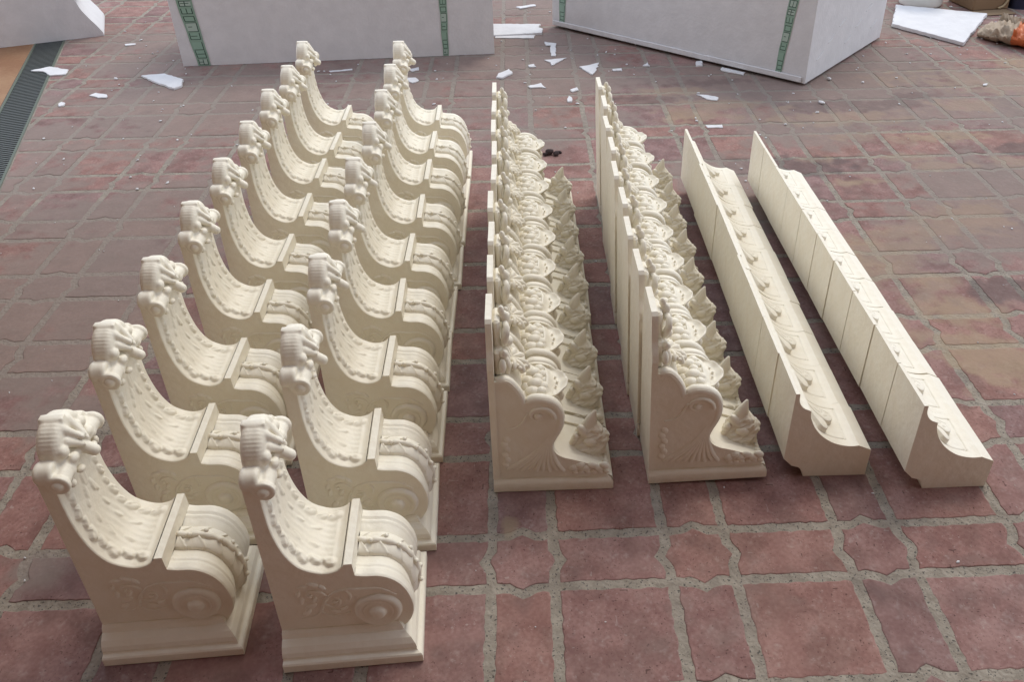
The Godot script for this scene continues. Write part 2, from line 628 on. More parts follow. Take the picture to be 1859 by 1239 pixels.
# dust, sand and damp marks, laid out over the whole court; alpha is how much they cover
func stains() -> ImageTexture:
	var size := 1024
	var n1 := noise_bytes(81, size, 0.012, 5, FastNoiseLite.TYPE_SIMPLEX_SMOOTH, false)
	var n2 := noise_bytes(82, size, 0.09, 3, FastNoiseLite.TYPE_SIMPLEX_SMOOTH, false)
	var n3 := noise_bytes(83, size, 0.30, 2, FastNoiseLite.TYPE_VALUE, false)
	var cov := [PackedFloat32Array(), PackedFloat32Array(), PackedFloat32Array()]
	for q in cov:
		q.resize(size * size)
	var lists := [DUST, SAND, DARK]
	for n in 3:
		var arr: PackedFloat32Array = cov[n]
		for s in lists[n]:
			var cx: float = (s[0] - GROUND_LO.x) / GROUND_SIZE * size
			var cz: float = (s[1] - GROUND_LO.y) / GROUND_SIZE * size
			var rx: float = s[2] / GROUND_SIZE * size * 1.7
			var rz: float = s[3] / GROUND_SIZE * size * 1.7
			for z in range(maxi(0, int(cz - rz)), mini(size, int(cz + rz))):
				for x in range(maxi(0, int(cx - rx)), mini(size, int(cx + rx))):
					var r := Vector2((x - cx) / rx, (z - cz) / rz).length()
					if r < 1.0:
						var k := z * size + x
						arr[k] = maxf(arr[k], (1.0 - r) * (1.0 - r) * 1.8)
		cov[n] = arr
	var cl := [lin(0.240, 0.195, 0.170), lin(0.36, 0.275, 0.18), lin(0.10, 0.082, 0.078)]
	var gain := [0.72, 0.62, 0.6]
	var d := PackedByteArray()
	d.resize(size * size * 4)
	var c0: PackedFloat32Array = cov[0]
	var c1: PackedFloat32Array = cov[1]
	var c2: PackedFloat32Array = cov[2]
	for k in size * size:
		var w := n1[k] / 255.0
		var f := n2[k] / 255.0
		var g := n3[k] / 255.0
		var mix := (w - 0.5) * 1.0 + (f - 0.5) * 0.9 + (g - 0.5) * 0.5
		var a0: float = smoothstep(0.12, 0.75, c0[k] * 0.75 + mix * 0.8) * minf(c0[k] * 4.0, 1.0) * gain[0]
		var a1: float = smoothstep(0.20, 0.75, c1[k] * 0.75 + mix * 0.95) * minf(c1[k] * 4.0, 1.0) * gain[1]
		var a2: float = smoothstep(0.20, 0.70, c2[k] * 0.75 - mix) * minf(c2[k] * 4.0, 1.0) * gain[2]
		a0 = maxf(a0, smoothstep(0.08, 0.55, mix) * 0.24)
		a2 = maxf(a2, smoothstep(0.22, 0.60, -mix) * 0.22)
		var al := clampf(maxf(a0, maxf(a1, a2)), 0.0, 0.88)
		var t: float = a0 + a1 + a2 + 1e-5
		var r: Color = (cl[0] * a0 + cl[1] * a1 + cl[2] * a2) * (1.0 / t)
		d[k * 4] = int(r.r * 255)
		d[k * 4 + 1] = int(r.g * 255)
		d[k * 4 + 2] = int(r.b * 255)
		d[k * 4 + 3] = int(al * 255)
	return tex(Image.create_from_data(size, size, false, Image.FORMAT_RGBA8, d))

# green packing tape with a dark printed frieze of square marks
func tape_material() -> StandardMaterial3D:
	var w := 64
	var h := 512
	var im := Image.create(w, h, false, Image.FORMAT_RGB8)
	im.fill(lin(0.24, 0.36, 0.28))
	var r := RandomNumberGenerator.new()
	r.seed = 90
	var ink := lin(0.025, 0.06, 0.045)
	var pale := lin(0.40, 0.50, 0.43)
	var y := 4
	while y < h - 50:
		var gh := r.randi_range(22, 46)
		im.fill_rect(Rect2i(8, y, 48, gh), pale if r.randf() < 0.35 else lin(0.27, 0.41, 0.32))
		im.fill_rect(Rect2i(8, y, 48, 3), ink)
		if r.randf() < 0.7:
			im.fill_rect(Rect2i(8, y, 4, gh), ink)
		if r.randf() < 0.7:
			im.fill_rect(Rect2i(52, y, 4, gh), ink)
		if r.randf() < 0.6:
			im.fill_rect(Rect2i(30, y, 4, gh), ink)
		if r.randf() < 0.6:
			im.fill_rect(Rect2i(14, y + gh / 2, r.randi_range(16, 40), 3), ink)
		if r.randf() < 0.5:
			im.fill_rect(Rect2i(8, y + gh - 3, 48, 3), ink)
		y += gh + r.randi_range(2, 12)
	var m := mat(Color(1, 1, 1), 0.35)
	m.albedo_texture = tex(im)
	return m

# ---------------------------------------------------------------- the floor
# one tile: a ragged outline with a worn edge; kinds per side: 0 straight, 1 point, -1 notch
func tile_outline(x0: float, x1: float, z0: float, z1: float, sides: Array) -> PackedVector2Array:
	var c := [Vector2(x0, z0), Vector2(x1, z0), Vector2(x1, z1), Vector2(x0, z1)]
	var out := PackedVector2Array()
	for s in 4:
		var a: Vector2 = c[s]
		var b: Vector2 = c[(s + 1) % 4]
		var d := b - a
		var nrm := Vector2(d.y, -d.x).normalized()
		var n := maxi(4, int(d.length() / 0.014))
		n += n & 1
		for k in n:
			var t := float(k) / n
			var bow := 0.0
			if sides[s] != 0:
				bow = sides[s] * 0.0165 * clampf(1.0 - absf(t - 0.5) / 0.27, 0.0, 1.0)
			var j := 0.0024
			out.append(a + d * t + nrm * (bow + rng.randf_range(-j, j)) + (Vector2(rng.randf_range(-j, j), rng.randf_range(-j, j)) if k == 0 else Vector2.ZERO))
	return out

func add_tile(mb: MB, o: PackedVector2Array, y: float, shift: Vector2) -> void:
	var n := o.size()
	var c := Vector2.ZERO
	for p in o:
		c += p / n
	var tilt := Vector2(rng.randf_range(-0.004, 0.004), rng.randf_range(-0.004, 0.004))
	var ring := [[1.0, 0.0, -0.012], [1.0, 0.0, -0.0013], [1.0, 0.0014, -0.0005], [1.0, 0.0034, 0.0]]
	var p := PackedVector3Array()
	for r in ring:
		for q in o:
			var w: Vector2 = q + (c - q).normalized() * r[1]
			p.append(Vector3(w.x, y + r[2] + tilt.dot(w - c), w.y))
	var s := mb.v.size()
	mb.grid(n, 4, p, true, Vector3(c.x, y - 0.05, c.y))
	var top := PackedVector3Array()
	var flat := PackedVector2Array()
	for i in n:
		top.append(p[3 * n + i])
		flat.append(Vector2(p[3 * n + i].x, p[3 * n + i].z))
	var t := Geometry2D.triangulate_polygon(flat)
	var b := mb.v.size()
	var si := mb.ix.size()
	mb.v.append_array(top)
	for k in t:
		mb.ix.append(b + k)
	mb.orient(si, Vector3(c.x, y - 1.0, c.y))
	var turn := rng.randi_range(0, 3) * PI / 2
	for k in range(s, mb.v.size()):
		var w := Vector2(mb.v[k].x, mb.v[k].z)
		mb.u1.append((w + shift).rotated(turn) / 0.8)
		mb.u2.append((w - GROUND_LO) / GROUND_SIZE)

func in_view(x: float, z: float) -> bool:
	return z > -5.05 and z < 0.62 and x > -1.22 + 0.50 * (z - 0.4) - 0.1 and x < 1.3 - 0.52 * (z - 0.4) + 0.1

func paving() -> void:
	var floor_node := Node3D.new()
	floor_node.name = "floor"
	add_child(floor_node)
	floor_node.set_meta("kind", "structure")
	# mortar bed
	var bed := MB.new()
	var zs := [-40.0, -6.6, 2.6, 40.0]
	for k in 3:
		for xs in [[0.0, 4.6], [4.6, 40.0]]:
			var a := Vector3(drain_x(zs[k]) if xs[0] == 0.0 else 4.6, -0.0014, zs[k])
			var b := Vector3(maxf(xs[1], drain_x(zs[k]) + 0.1), -0.0014, zs[k])
			var c := Vector3(maxf(xs[1], drain_x(zs[k + 1]) + 0.1), -0.0014, zs[k + 1])
			var d := Vector3(drain_x(zs[k + 1]) if xs[0] == 0.0 else 4.6, -0.0014, zs[k + 1])
			if xs[0] > 0.0 and zs[k + 1] > 20.0:
				a.x = 4.6
				d.x = maxf(4.6, drain_x(zs[k + 1]) + 0.1)
				c.x = 40.0
			bed.quad(a, b, c, d, Vector3(0, -5, 0))
	for q in bed.v:
		bed.u1.append(Vector2(q.x, q.z) / 0.5)
		bed.u2.append((Vector2(q.x, q.z) - GROUND_LO) / GROUND_SIZE)
	part("mortar_bed", bed, M.grout, floor_node)
	var rest := MB.new()
	var cut := PackedVector2Array([Vector2(drain_x(-9) + 0.012, -9), Vector2(9, -9), Vector2(9, 6), Vector2(drain_x(6) + 0.012, 6)])
	var g := 0.0118
	for j in range(-17, 6):
		for i in range(-12, 12):
			for kind in 4:
				var a := 2 * i + (1 if kind == 1 or kind == 2 else 0)
				var b := 2 * j + (1 if kind == 1 or kind == 3 else 0)
				var x0 := line_x(a) + g
				var x1 := line_x(a + 1) - g
				var z0 := line_z(b) + g
				var z1 := line_z(b + 1) - g
				var xm := (x0 + x1) / 2
				var zm := (z0 + z1) / 2
				if xm < drain_x(zm) - 0.2 or absf(xm) > 4.4 or zm < -6.4 or zm > 2.2:
					continue
				var sides: Array = [[1, 1, 1, 1], [0, 0, 0, 0], [0, -1, 0, -1], [-1, 0, -1, 0]][kind]
				var o := tile_outline(x0, x1, z0, z1, sides)
				if xm < drain_x(zm) + 0.3:
					var r := Geometry2D.intersect_polygons(o, cut)
					if r.is_empty():
						continue
					o = r[0]
					if Geometry2D.is_polygon_clockwise(o):
						o.reverse()
				var y := rng.randf_range(-0.0007, 0.0006)
				var shift := Vector2(rng.randf() * 3, rng.randf() * 3)
				var m: int = [0, 1, 2, 3, 4, 5, 0, 2][rng.randi_range(0, 7)]
				if in_view(xm, zm):
					var mb := MB.new()
					add_tile(mb, o, y, shift)
					part(["star_tile", "square_tile", "border_tile", "border_tile"][kind], mb, M.clay[m], floor_node)
				else:
					add_tile(rest, o, y, shift)
	var ro := part("tiles", rest, M.clay[0], floor_node)
	ro.set_meta("kind", "stuff")

func drain() -> void:
	var zc := -3.0
	var w := 0.168
	var o := thing("drain_channel", "black slotted drain grating running beside the tiled floor", "drain", Vector3(drain_x(zc) - w / 2, 0, zc), atan(0.302))
	var h := 6.0
	var mb := MB.new()
	mb.box(Vector3(-w / 2 + 0.012, -0.20, -h), Vector3(w / 2 - 0.012, -0.185, h))
	mb.box(Vector3(-w / 2 + 0.002, -0.20, -h), Vector3(-w / 2 + 0.010, -0.012, h))
	mb.box(Vector3(w / 2 - 0.010, -0.20, -h), Vector3(w / 2 - 0.002, -0.012, h))
	part("channel", mb, M.pit, o)
	for s in [-1, 1]:
		var r := MB.new()
		r.box(Vector3(s * (w / 2 - 0.006) - 0.006, -0.012, -h), Vector3(s * (w / 2 - 0.006) + 0.006, 0.002, h), 0.0015)
		part("rail", r, M.rail, o)
	var sl := MB.new()
	var z := -h + 0.01
	while z < h:
		sl.box(Vector3(-w / 2 + 0.013, -0.014, z), Vector3(w / 2 - 0.013, -0.001, z + 0.0115))
		z += 0.024
	for k in 3:
		sl.box(Vector3(-0.05 + k * 0.05 - 0.003, -0.024, -h), Vector3(-0.05 + k * 0.05 + 0.003, -0.0145, h))
	var so := part("slats", sl, M.iron, o)
	so.set_meta("kind", "stuff")
	# the smooth floor on the far side of the drain
	var sf := MB.new()
	sf.quad(Vector3(-40, 0, -40), Vector3(drain_x(-40) - w * 1.05, 0, -40), Vector3(drain_x(40) - w * 1.05, 0, 40), Vector3(-40, 0, 40), Vector3(-20, -5, 0))
	var f := part("side_floor", sf, M.side_floor, self)
	f.set_meta("kind", "structure")

# the porch that the picture is taken from: its wall and roof keep the sky off the near end of the floor
func shelter() -> void:
	var o := Node3D.new()
	o.name = "porch"
	add_child(o)
	o.set_meta("kind", "structure")
	var a := MB.new()
	a.box(Vector3(-7, -0.05, 3.2), Vector3(6.2, 3.0, 3.45), 0.01)
	part("back_wall", a, M.wall, o)
	var r := MB.new()
	r.box(Vector3(-7, 2.9, 0.60), Vector3(6.2, 3.05, 3.19), 0.01)
	part("ceiling", r, M.wall, o)
	var sw := MB.new()
	sw.box(Vector3(-2.5, -0.05, -1.7), Vector3(-2.3, 4.6, 0.61), 0.01)
	part("side_wall", sw, M.wall, o)
	var u := MB.new()
	u.box(Vector3(-7, 3.06, 0.62), Vector3(6.2, 5.2, 0.85), 0.01)
	part("upper_wall", u, M.wall, o)

# ---------------------------------------------------------------- scroll corbels
func corbel_model() -> Node3D:
	var o := Node3D.new()
	var hw := 0.082
	# base mouldings
	var base := MB.new()
	var rings := [[0.0, 0.0015], [0.002, 0.0], [0.021, 0.0], [0.0245, 0.0025], [0.0255, 0.009], [0.029, 0.0118], [0.0335, 0.0105], [0.043, 0.0135], [0.053, 0.021], [0.0595, 0.0315], [0.060, 0.0345], [0.069, 0.0385], [0.0735, 0.0435]]
	var rc := func(q: Array) -> PackedVector3Array:
		var b: float = 0.128 - q[1]
		var x: float = 0.276 - q[1]
		return PackedVector3Array([Vector3(0, q[0], b), Vector3(x, q[0], b), Vector3(x, q[0], -b), Vector3(0, q[0], -b)])
	for k in rings.size() - 1:
		var p: PackedVector3Array = rc.call(rings[k])
		var q: PackedVector3Array = rc.call(rings[k + 1])
		for i in 4:
			base.quad(p[i], p[(i + 1) % 4], q[(i + 1) % 4], q[i], Vector3(0.12, 0.03, 0))
	base.fan(rc.call(rings[0]), Vector3(0.1, 0.03, 0))
	base.fan(rc.call(rings[rings.size() - 1]), Vector3(0.1, 0.03, 0))
	part("base", base, M.cream, o)
	# side profile
	var cove := curve(V2([0.028, 0.462, 0.028, 0.44, 0.028, 0.40, 0.031, 0.35, 0.042, 0.298, 0.060, 0.261, 0.082, 0.243, 0.106, 0.235, 0.128, 0.239, 0.141, 0.250]), 111)
	var scroll := curve(V2([0.163, 0.224, 0.178, 0.220, 0.212, 0.216, 0.240, 0.197, 0.258, 0.164, 0.266, 0.121, 0.260, 0.084, 0.246, 0.060, 0.233, 0.050]), 65)
	var ncove := normals(cove)
	var nscroll := normals(scroll)
	var poly := PackedVector2Array([Vector2(0.229, 0.072), Vector2(0, 0.072), Vector2(0, 0.49), Vector2(0.027, 0.49)])
	var skip := {}
	for k in cove.size():
		if k > 0:
			skip[poly.size() - 1] = true
		poly.append(cove[k] - ncove[k] * 0.0016)
	poly.append_array(PackedVector2Array([Vector2(0.1458, 0.2562), Vector2(0.161, 0.2562), Vector2(0.1625, 0.2255)]))
	for k in scroll.size():
		if k > 0:
			skip[poly.size() - 1] = true
		poly.append(scroll[k] - nscroll[k] * 0.0016)
	var body := MB.new()
	for s in [-1.0, 1.0]:
		body.plate(poly, s * hw, Vector3(0.1, 0.2, 0))
	body.wall(poly, -hw, hw, skip)
	part("body", body, M.cream, o)
	# hollow face with its acanthus leaf in relief
	var leaf := MB.new()
	var slen := length_of(cove)
	var zs := PackedFloat32Array([-hw, -hw + 0.0016])
	for k in 68:
		zs.append(-hw + 0.004 + (2 * hw - 0.008) * k / 67.0)
	zs.append_array(PackedFloat32Array([hw - 0.0016, hw]))
	var lob := []
	for sd in [-1.0, 1.0]:
		for k in 9:
			var big: float = [0.75, 0.8, 1.0, 0.8, 1.1, 0.9, 1.2, 1.0, 1.15][k]
			lob.append([0.036 + k * 0.0290, sd * (0.0555 - 0.003 * (k % 2)), sd * 0.5, 0.0150 * big, 0.0088 * big, 0.0085 * big, sd])
		for k in 4:
			lob.append([0.105 + k * 0.042, sd * 0.021, sd * 0.20, 0.0125, 0.0045, 0.0040, -sd])
	lob.append([0.05, 0.0, 0.0, 0.028, 0.010, 0.004, 0.0])
	lob.append([0.085, 0.012, 0.1, 0.018, 0.006, 0.005, 0.0])
	lob.append([0.092, -0.014, -0.1, 0.018, 0.006, 0.005, 0.0])
	var p3 := PackedVector3Array()
	for i in cove.size():
		var s := slen * i / (cove.size() - 1)
		for z in zs:
			var h := -0.0016 if absf(z) > hw - 0.0005 else 0.0
			var az := absf(z)
			h += 0.0030 * (1.0 - smoothstep(0.056, 0.062, az + 0.003 * sin(s * 220.0))) * smoothstep(0.0, 0.02, s) * (1.0 - smoothstep(slen - 0.026, slen - 0.020, s))
			if az < 0.05:
				h += 0.00045 * sin(z * 430.0 + 3.0 * sin(s * 40.0)) * smoothstep(0.12, 0.2, s) * (1.0 - smoothstep(slen - 0.03, slen - 0.02, s))
			var best := 0.0
			for l in lob:
				var ds: float = s - l[0]
				if absf(ds) > 0.03:
					continue
				var dz: float = z - l[1]
				var cs := cos(l[2])
				var sn := sin(l[2])
				var t: float = (ds * cs + dz * sn) / l[3]
				var w: float = (dz * cs - ds * sn) / (l[4] * (1.0 + 0.25 * t))
				var q := t * t + w * w
				if q < 1.0:
					var b: float = l[5] * pow(1.0 - q, 0.35) * (0.60 + 0.25 * t + 0.30 * w * l[6]) * (1.0 - 0.25 * exp(-w * w * 18.0))
					best = maxf(best, b)
			h += best
			var c := cove[i] + ncove[i] * h
			p3.append(Vector3(c.x, c.y, z))
	leaf.grid(zs.size(), cove.size(), p3, false, Vector3(-0.05, 0.05, 0))
	part("acanthus_panel", leaf, M.cream, o)
	# rolled face: rim, bead and hollow
	var roll := MB.new()
	var zr := PackedFloat32Array()
	for k in 53:
		zr.append(-hw + 2 * hw * k / 52.0)
	p3 = PackedVector3Array()
	for i in scroll.size():
		for z in zr:
			var az := absf(z)
			var h := -0.0016 if az > hw - 0.001 else 0.0
			h -= 0.0035 * (1.0 - smoothstep(0.0595, 0.0625, az))
			h += 0.0028 * exp(-pow((az - 0.0545) / 0.0035, 2.0))
			h -= 0.0075 * (1.0 - smoothstep(0.018, 0.052, az))
			var c := scroll[i] + nscroll[i] * h
			p3.append(Vector3(c.x, c.y, z))
	roll.grid(zr.size(), scroll.size(), p3, false, Vector3(0.19, 0.12, 0))
	part("scroll_face", roll, M.cream, o)
	# laurel garland over the roll
	var gl := MB.new()
	var rl := length_of(scroll)
	var fr := func(s: float) -> Array:
		var x := clampf(s / rl, 0.0, 1.0) * (scroll.size() - 1)
		var k := mini(int(x), scroll.size() - 2)
		return [scroll[k].lerp(scroll[k + 1], x - k), nscroll[k].lerp(nscroll[k + 1], x - k).normalized()]
	var gp := PackedVector3Array()
	var gn := 190
	for i in gn:
		var sv := rl * i / (gn - 1)
		var q: Array = fr.call(sv)
		for k in 41:
			var z := 0.0285 * (k - 20) / 20.0
			var az := absf(z)
			var e := az / 0.0285
			var ph := (sv - az * 0.85) / 0.0385
			var fc := ph - floorf(ph)
			var rim := exp(-pow((fc - 0.93) / 0.05, 2.0)) * 0.0030
			var h := 0.0150 * sqrt(maxf(0.0, 1.0 - e * e)) * (0.80 + 0.26 * fc) + rim * (1.0 - e) - 0.0085
			var scal := 0.0255 + 0.003 * sin(fc * PI)
			if az > scal:
				h -= 0.004
			var c: Vector2 = q[0] + q[1] * h
			gp.append(Vector3(c.x, c.y, z))
	gl.grid(41, gn, gp, false, Vector3(0.19, 0.12, 0))
	var rope := PackedVector3Array()
	var rr := PackedFloat32Array()
	for k in 41:
		var q: Array = fr.call(rl * k / 40.0)
		var c: Vector2 = q[0] + q[1] * 0.0050
		rope.append(Vector3(c.x, c.y, 0.001))
		rr.append(0.0072 + 0.0010 * sin(k * 1.5))
	gl.tube(rope, rr, 8)
	var berries := []
	for k in 7:
		var q: Array = fr.call(0.024 + k * 0.0268)
		var c: Vector2 = q[0] + q[1] * 0.0112
		berries.append(Vector3(c.x, c.y, (0.0058 if k % 2 == 0 else -0.0058)))
	var glo := part("laurel_garland", gl, M.cream, o)
	for be in berries:
		var bm := MB.new()
		bm.ball(be, Vector3(0.0052, 0.0050, 0.0052))
		part("berry", bm, M.cream, glo)
	# volute eyes and flat scrollwork on both cheeks
	for s in [-1.0, 1.0]:
		var eye := MB.new()
		var t := Transform3D(Basis(Vector3(1, 0, 0), Vector3(0, 0, s), Vector3(0, -s, 0)), Vector3(0.196, 0.118, s * hw))
		eye.lathe(V2([0.0005, 0.0165, 0.009, 0.0160, 0.0140, 0.0135, 0.0162, 0.0085, 0.0180, 0.0066, 0.023, 0.0068, 0.0275, 0.0085, 0.0295, 0.0075, 0.0310, 0.0062, 0.036, 0.0088, 0.0415, 0.0082, 0.0455, 0.0045, 0.0475, -0.002]), t, 40)
		part("volute_eye", eye, M.cream, o)
		var sc := MB.new()
		var z: float = s * (hw - 0.0006)
		var lines := [[0.046, 0.106, 0.066, 0.108, 0.084, 0.122, 0.092, 0.146, 0.108, 0.170, 0.136, 0.184, 0.170, 0.182, 0.205, 0.179, 0.234, 0.158], [0.092, 0.146, 0.108, 0.136, 0.122, 0.142, 0.124, 0.156, 0.114, 0.160], [0.084, 0.122, 0.100, 0.108, 0.122, 0.106, 0.140, 0.114], [0.104, 0.166, 0.088, 0.184, 0.072, 0.186, 0.064, 0.174, 0.072, 0.166], [0.136, 0.184, 0.146, 0.168, 0.144, 0.152]]
		for l in lines:
			var pts := arc3(l, 22, z)
			var rd := PackedFloat32Array()
			for k in 22:
				rd.append(0.0040 * (0.45 + 0.55 * sin(PI * (k + 2) / 25.0)))
			sc.tube(pts, rd, 6)
		for q in [[0.058, 0.124, 0.9, 0.013], [0.068, 0.142, 0.5, 0.014], [0.076, 0.160, 1.1, 0.011], [0.060, 0.200, 0.3, 0.013], [0.080, 0.204, -0.4, 0.014], [0.096, 0.196, -0.9, 0.011], [0.112, 0.122, -0.3, 0.012], [0.130, 0.128, 0.5, 0.010], [0.116, 0.150, 0.2, 0.007], [0.070, 0.175, 0.0, 0.006], [0.052, 0.160, 1.4, 0.012], [0.048, 0.180, 1.2, 0.010]]:
			sc.ball(Vector3(q[0], q[1], z), Vector3(q[3], q[3] * 0.5, 0.0048), Vector3(0, 0, q[2]))
		part("cheek_scrollwork", sc, M.cream, o)
	# crest: shell, side lobes, bolster rolls with buttoned ends, bud
	var hd := MB.new()
	var pr := []
	var add := func(a: Array) -> void: pr.append(PackedFloat32Array(a))
	add.call([4, 0.004, 0.0145, 0.462, 0, 0.0145, 0.022, 0.079])
	add.call([2, 0.005, -0.002, 0.041, 0.498, 0.0, 0.0560, 0.014, 0.0004])
	add.call([4, 0.006, 0.019, 0.528, 0, 0.0215, 0.0275, 0.0075])
	add.call([2, 0.003, -0.002, 0.032, 0.483, 0.067, 0.0210, 0.007, 0.0])
	add.call([0, 0.006, 0.036, 0.480, 0.0, 0.038, 0.470, 0.078, 0.0165, 0.0165])
	add.call([3, 0.004, 0.078, 0.089, 0.038, 0.469, 0.0205, 0.003])
	add.call([5, 0, 0.038, 0.469, 0.1015, 0.0180])
	add.call([1, 0.002, 0.038, 0.469, 0.0860, 0.0110, 0.0110, 0.0095])
	add.call([1, 0.003, 0.050, 0.486, 0.034, 0.009, 0.010, 0.013])
	add.call([1, 0.003, 0.047, 0.468, 0.050, 0.008, 0.009, 0.011])
	add.call([1, 0.003, 0.040, 0.506, 0.040, 0.010, 0.012, 0.012])
	add.call([0, 0.003, 0.036, 0.536, 0.013, 0.060, 0.508, 0.004, 0.0095, 0.0050])
	add.call([0, 0.003, 0.040, 0.514, 0.022, 0.060, 0.494, 0.009, 0.0105, 0.0050])
	add.call([0, 0.004, 0.048, 0.486, 0.0, 0.070, 0.470, 0.0, 0.0120, 0.0110])
	add.call([1, 0.003, 0.052, 0.454, 0.030, 0.008, 0.007, 0.010])
	add.call([1, 0.003, 0.044, 0.444, 0.056, 0.007, 0.009, 0.008])
	hd.nets(pr, Vector3(-0.008, 0.432, -0.100), Vector3(0.096, 0.568, 0.100), 0.0024)
	part("crest", hd, M.cream, o)
	return o

func corbels() -> void:
	var word := ["frontmost", "second from the front", "third from the front", "fourth from the front", "fifth from the front", "sixth from the front", "seventh from the front", "eighth from the front", "rearmost"]
	var proto := corbel_model()
	var cols := [["left", [[-0.62, 0.256], [-0.639, -0.028], [-0.633, -0.286], [-0.632, -0.563], [-0.627, -0.829], [-0.624, -1.103], [-0.625, -1.383], [-0.613, -1.626], [-0.616, -1.909]]], ["right", [[-0.254, 0.286], [-0.246, 0.008], [-0.246, -0.277], [-0.247, -0.549], [-0.247, -0.812], [-0.237, -1.074], [-0.236, -1.354], [-0.237, -1.615], [-0.236, -1.887]]]]
	for c in cols:
		for k in 9:
			var p: Array = c[1][k]
			var o := proto.duplicate() as Node3D
			o.name = numbered("scroll_corbel")
			add_child(o)
			o.position = Vector3(p[0] - 0.161, 0.0006, p[1] - 0.090)
			o.rotation.y = deg_to_rad([3.0, 2.2, 0.6, 1.4, -0.4, 0.8, 0.3, -0.6, 0.5][k])
			tag(o, "cream scroll corbel, %s in the %s corbel file" % [word[k], c[0]], "corbel", "scroll corbels in two files")
	proto.free()

# ---------------------------------------------------------------- fruit consoles
func console_model() -> Node3D:
	var o := Node3D.new()
	var wd := 0.1675
	# base slab with a rounded lip
	var b := MB.new()
	var lip := V2([0.0, 0.0, 0.289, 0.0, 0.2925, 0.004, 0.2935, 0.012, 0.2935, 0.026, 0.291, 0.034, 0.285, 0.038, 0.279, 0.0385, 0.277, 0.043, 0.272, 0.046, 0.0, 0.046])
	b.extrude(lip, -wd, -0.0119)
	var fl := PackedVector3Array()
	for q in [[0.0, 0.002], [0.004, 0.0], [0.022, 0.0], [0.029, 0.0018], [0.034, 0.0055], [0.036, 0.0095], [0.037, 0.012], [0.0385, 0.012]]:
		fl.append(Vector3(0.0, q[0], -q[1]))
		fl.append(Vector3(0.2935 - q[1], q[0], -q[1]))
	b.grid(2, 8, fl, false, Vector3(0.1, 0.02, -0.1))
	b.quad(Vector3(0, 0.0385, -0.0118), Vector3(0.280, 0.0385, -0.0118), Vector3(0.280, 0.0386, -0.013), Vector3(0, 0.0386, -0.013), Vector3(0.1, 0, -0.01))
	b.quad(Vector3(0, 0, -0.001), Vector3(0, 0.030, -0.001), Vector3(0, 0.034, -0.0119), Vector3(0, 0, -0.0119), Vector3(0.1, 0.02, 0))
	b.quad(Vector3(0.2935, 0.002, -0.0005), Vector3(0.2935, 0.024, -0.0005), Vector3(0.2928, 0.026, -0.0119), Vector3(0.2928, 0.002, -0.0119), Vector3(0.1, 0.02, 0))
	part("base", b, M.cream, o)
	# back plate: full width below, eared and narrower above
	var bp := MB.new()
	var out := V2([-0.002, 0.046, -0.002, 0.375, 0.003, 0.388, 0.000, 0.402, -0.004, 0.414, -0.012, 0.424, -0.015, 0.440, -0.019, 0.485, -0.023, 0.498, -0.031, 0.505, -0.131, 0.505, -0.139, 0.498, -0.143, 0.485, -0.147, 0.440, -0.151, 0.424, -0.159, 0.414, -0.163, 0.402, -0.164, 0.388, -0.163, 0.375, -0.163, 0.046])
	var m2 := MB.new()
	m2.extrude(out, -0.0072, 0.0072)
	for k in m2.v.size():
		var q := m2.v[k]
		m2.v[k] = Vector3(0.0072 + q.z, q.y, q.x)
	for k in range(0, m2.ix.size(), 3):
		var t := m2.ix[k + 1]
		m2.ix[k + 1] = m2.ix[k + 2]
		m2.ix[k + 2] = t
	var bpo := part("back_plate", m2, M.cream, o)
	# the S of the cheeks
	var ctl_a := V2([0.026, 0.346, 0.044, 0.347, 0.060, 0.330, 0.073, 0.305, 0.080, 0.278])
	var ctl_b := V2([0.080, 0.276, 0.100, 0.290, 0.126, 0.289, 0.149, 0.278, 0.164, 0.256, 0.169, 0.226, 0.165, 0.196, 0.153, 0.166, 0.146, 0.141, 0.153, 0.119, 0.172, 0.104, 0.195, 0.096, 0.22, 0.086, 0.252, 0.072, 0.276, 0.060])
	var ca := curve(ctl_a, 14)
	var cb := curve(ctl_b, 52)
	var poly := PackedVector2Array([Vector2(0.270, 0.044), Vector2(0.012, 0.044), Vector2(0.012, 0.346)])
	poly.append_array(ca)
	cb.remove_at(0)
	poly.append_array(cb)
	var cheek: Node3D = null
	for e in [["cheek", -0.0085, -0.030, 0.0125], ["cheek", -0.140, -0.1675, 0.0085]]:
		var mb := MB.new()
		mb.extrude(poly, e[1], e[2])
		var zm: float = (e[1] + e[2]) / 2
		var rad: float = e[3]
		var pa := PackedVector3Array()
		for q in ca:
			pa.append(Vector3(q.x - 0.004, q.y - rad * 0.45, zm))
		mb.tube(pa, PackedFloat32Array([rad * 0.95]), 12)
		var pb := PackedVector3Array()
		var rb := PackedFloat32Array()
		var ncb := normals(cb)
		for k in 36:
			var q := cb[k] - ncb[k] * rad * 0.55
			pb.append(Vector3(q.x, q.y, zm))
			rb.append(rad if k < 24 else lerpf(rad, 0.006, (k - 24) / 12.0))
		mb.tube(pb, rb, 14)
		cheek = part(e[0], mb, M.cream, o) if cheek == null else cheek
		if e[1] < -0.1:
			part(e[0], mb, M.cream, o)
	# carved fan, volute and toe leaf on the front cheek
	var cv := MB.new()
	var zf := -0.0090
	var vol := PackedVector3Array()
	var vr := PackedFloat32Array()
	for k in 30:
		var a := 0.2 - k * 0.30
		var r := 0.039 * pow(0.93, k)
		vol.append(Vector3(0.112 + r * cos(a), 0.240 + r * sin(a) * -0.9, zf))
		vr.append(0.0064 * pow(0.975, k))
	cv.tube(vol, vr, 7)
	cv.ball(Vector3(0.111, 0.240, zf), Vector3(0.010, 0.010, 0.007))
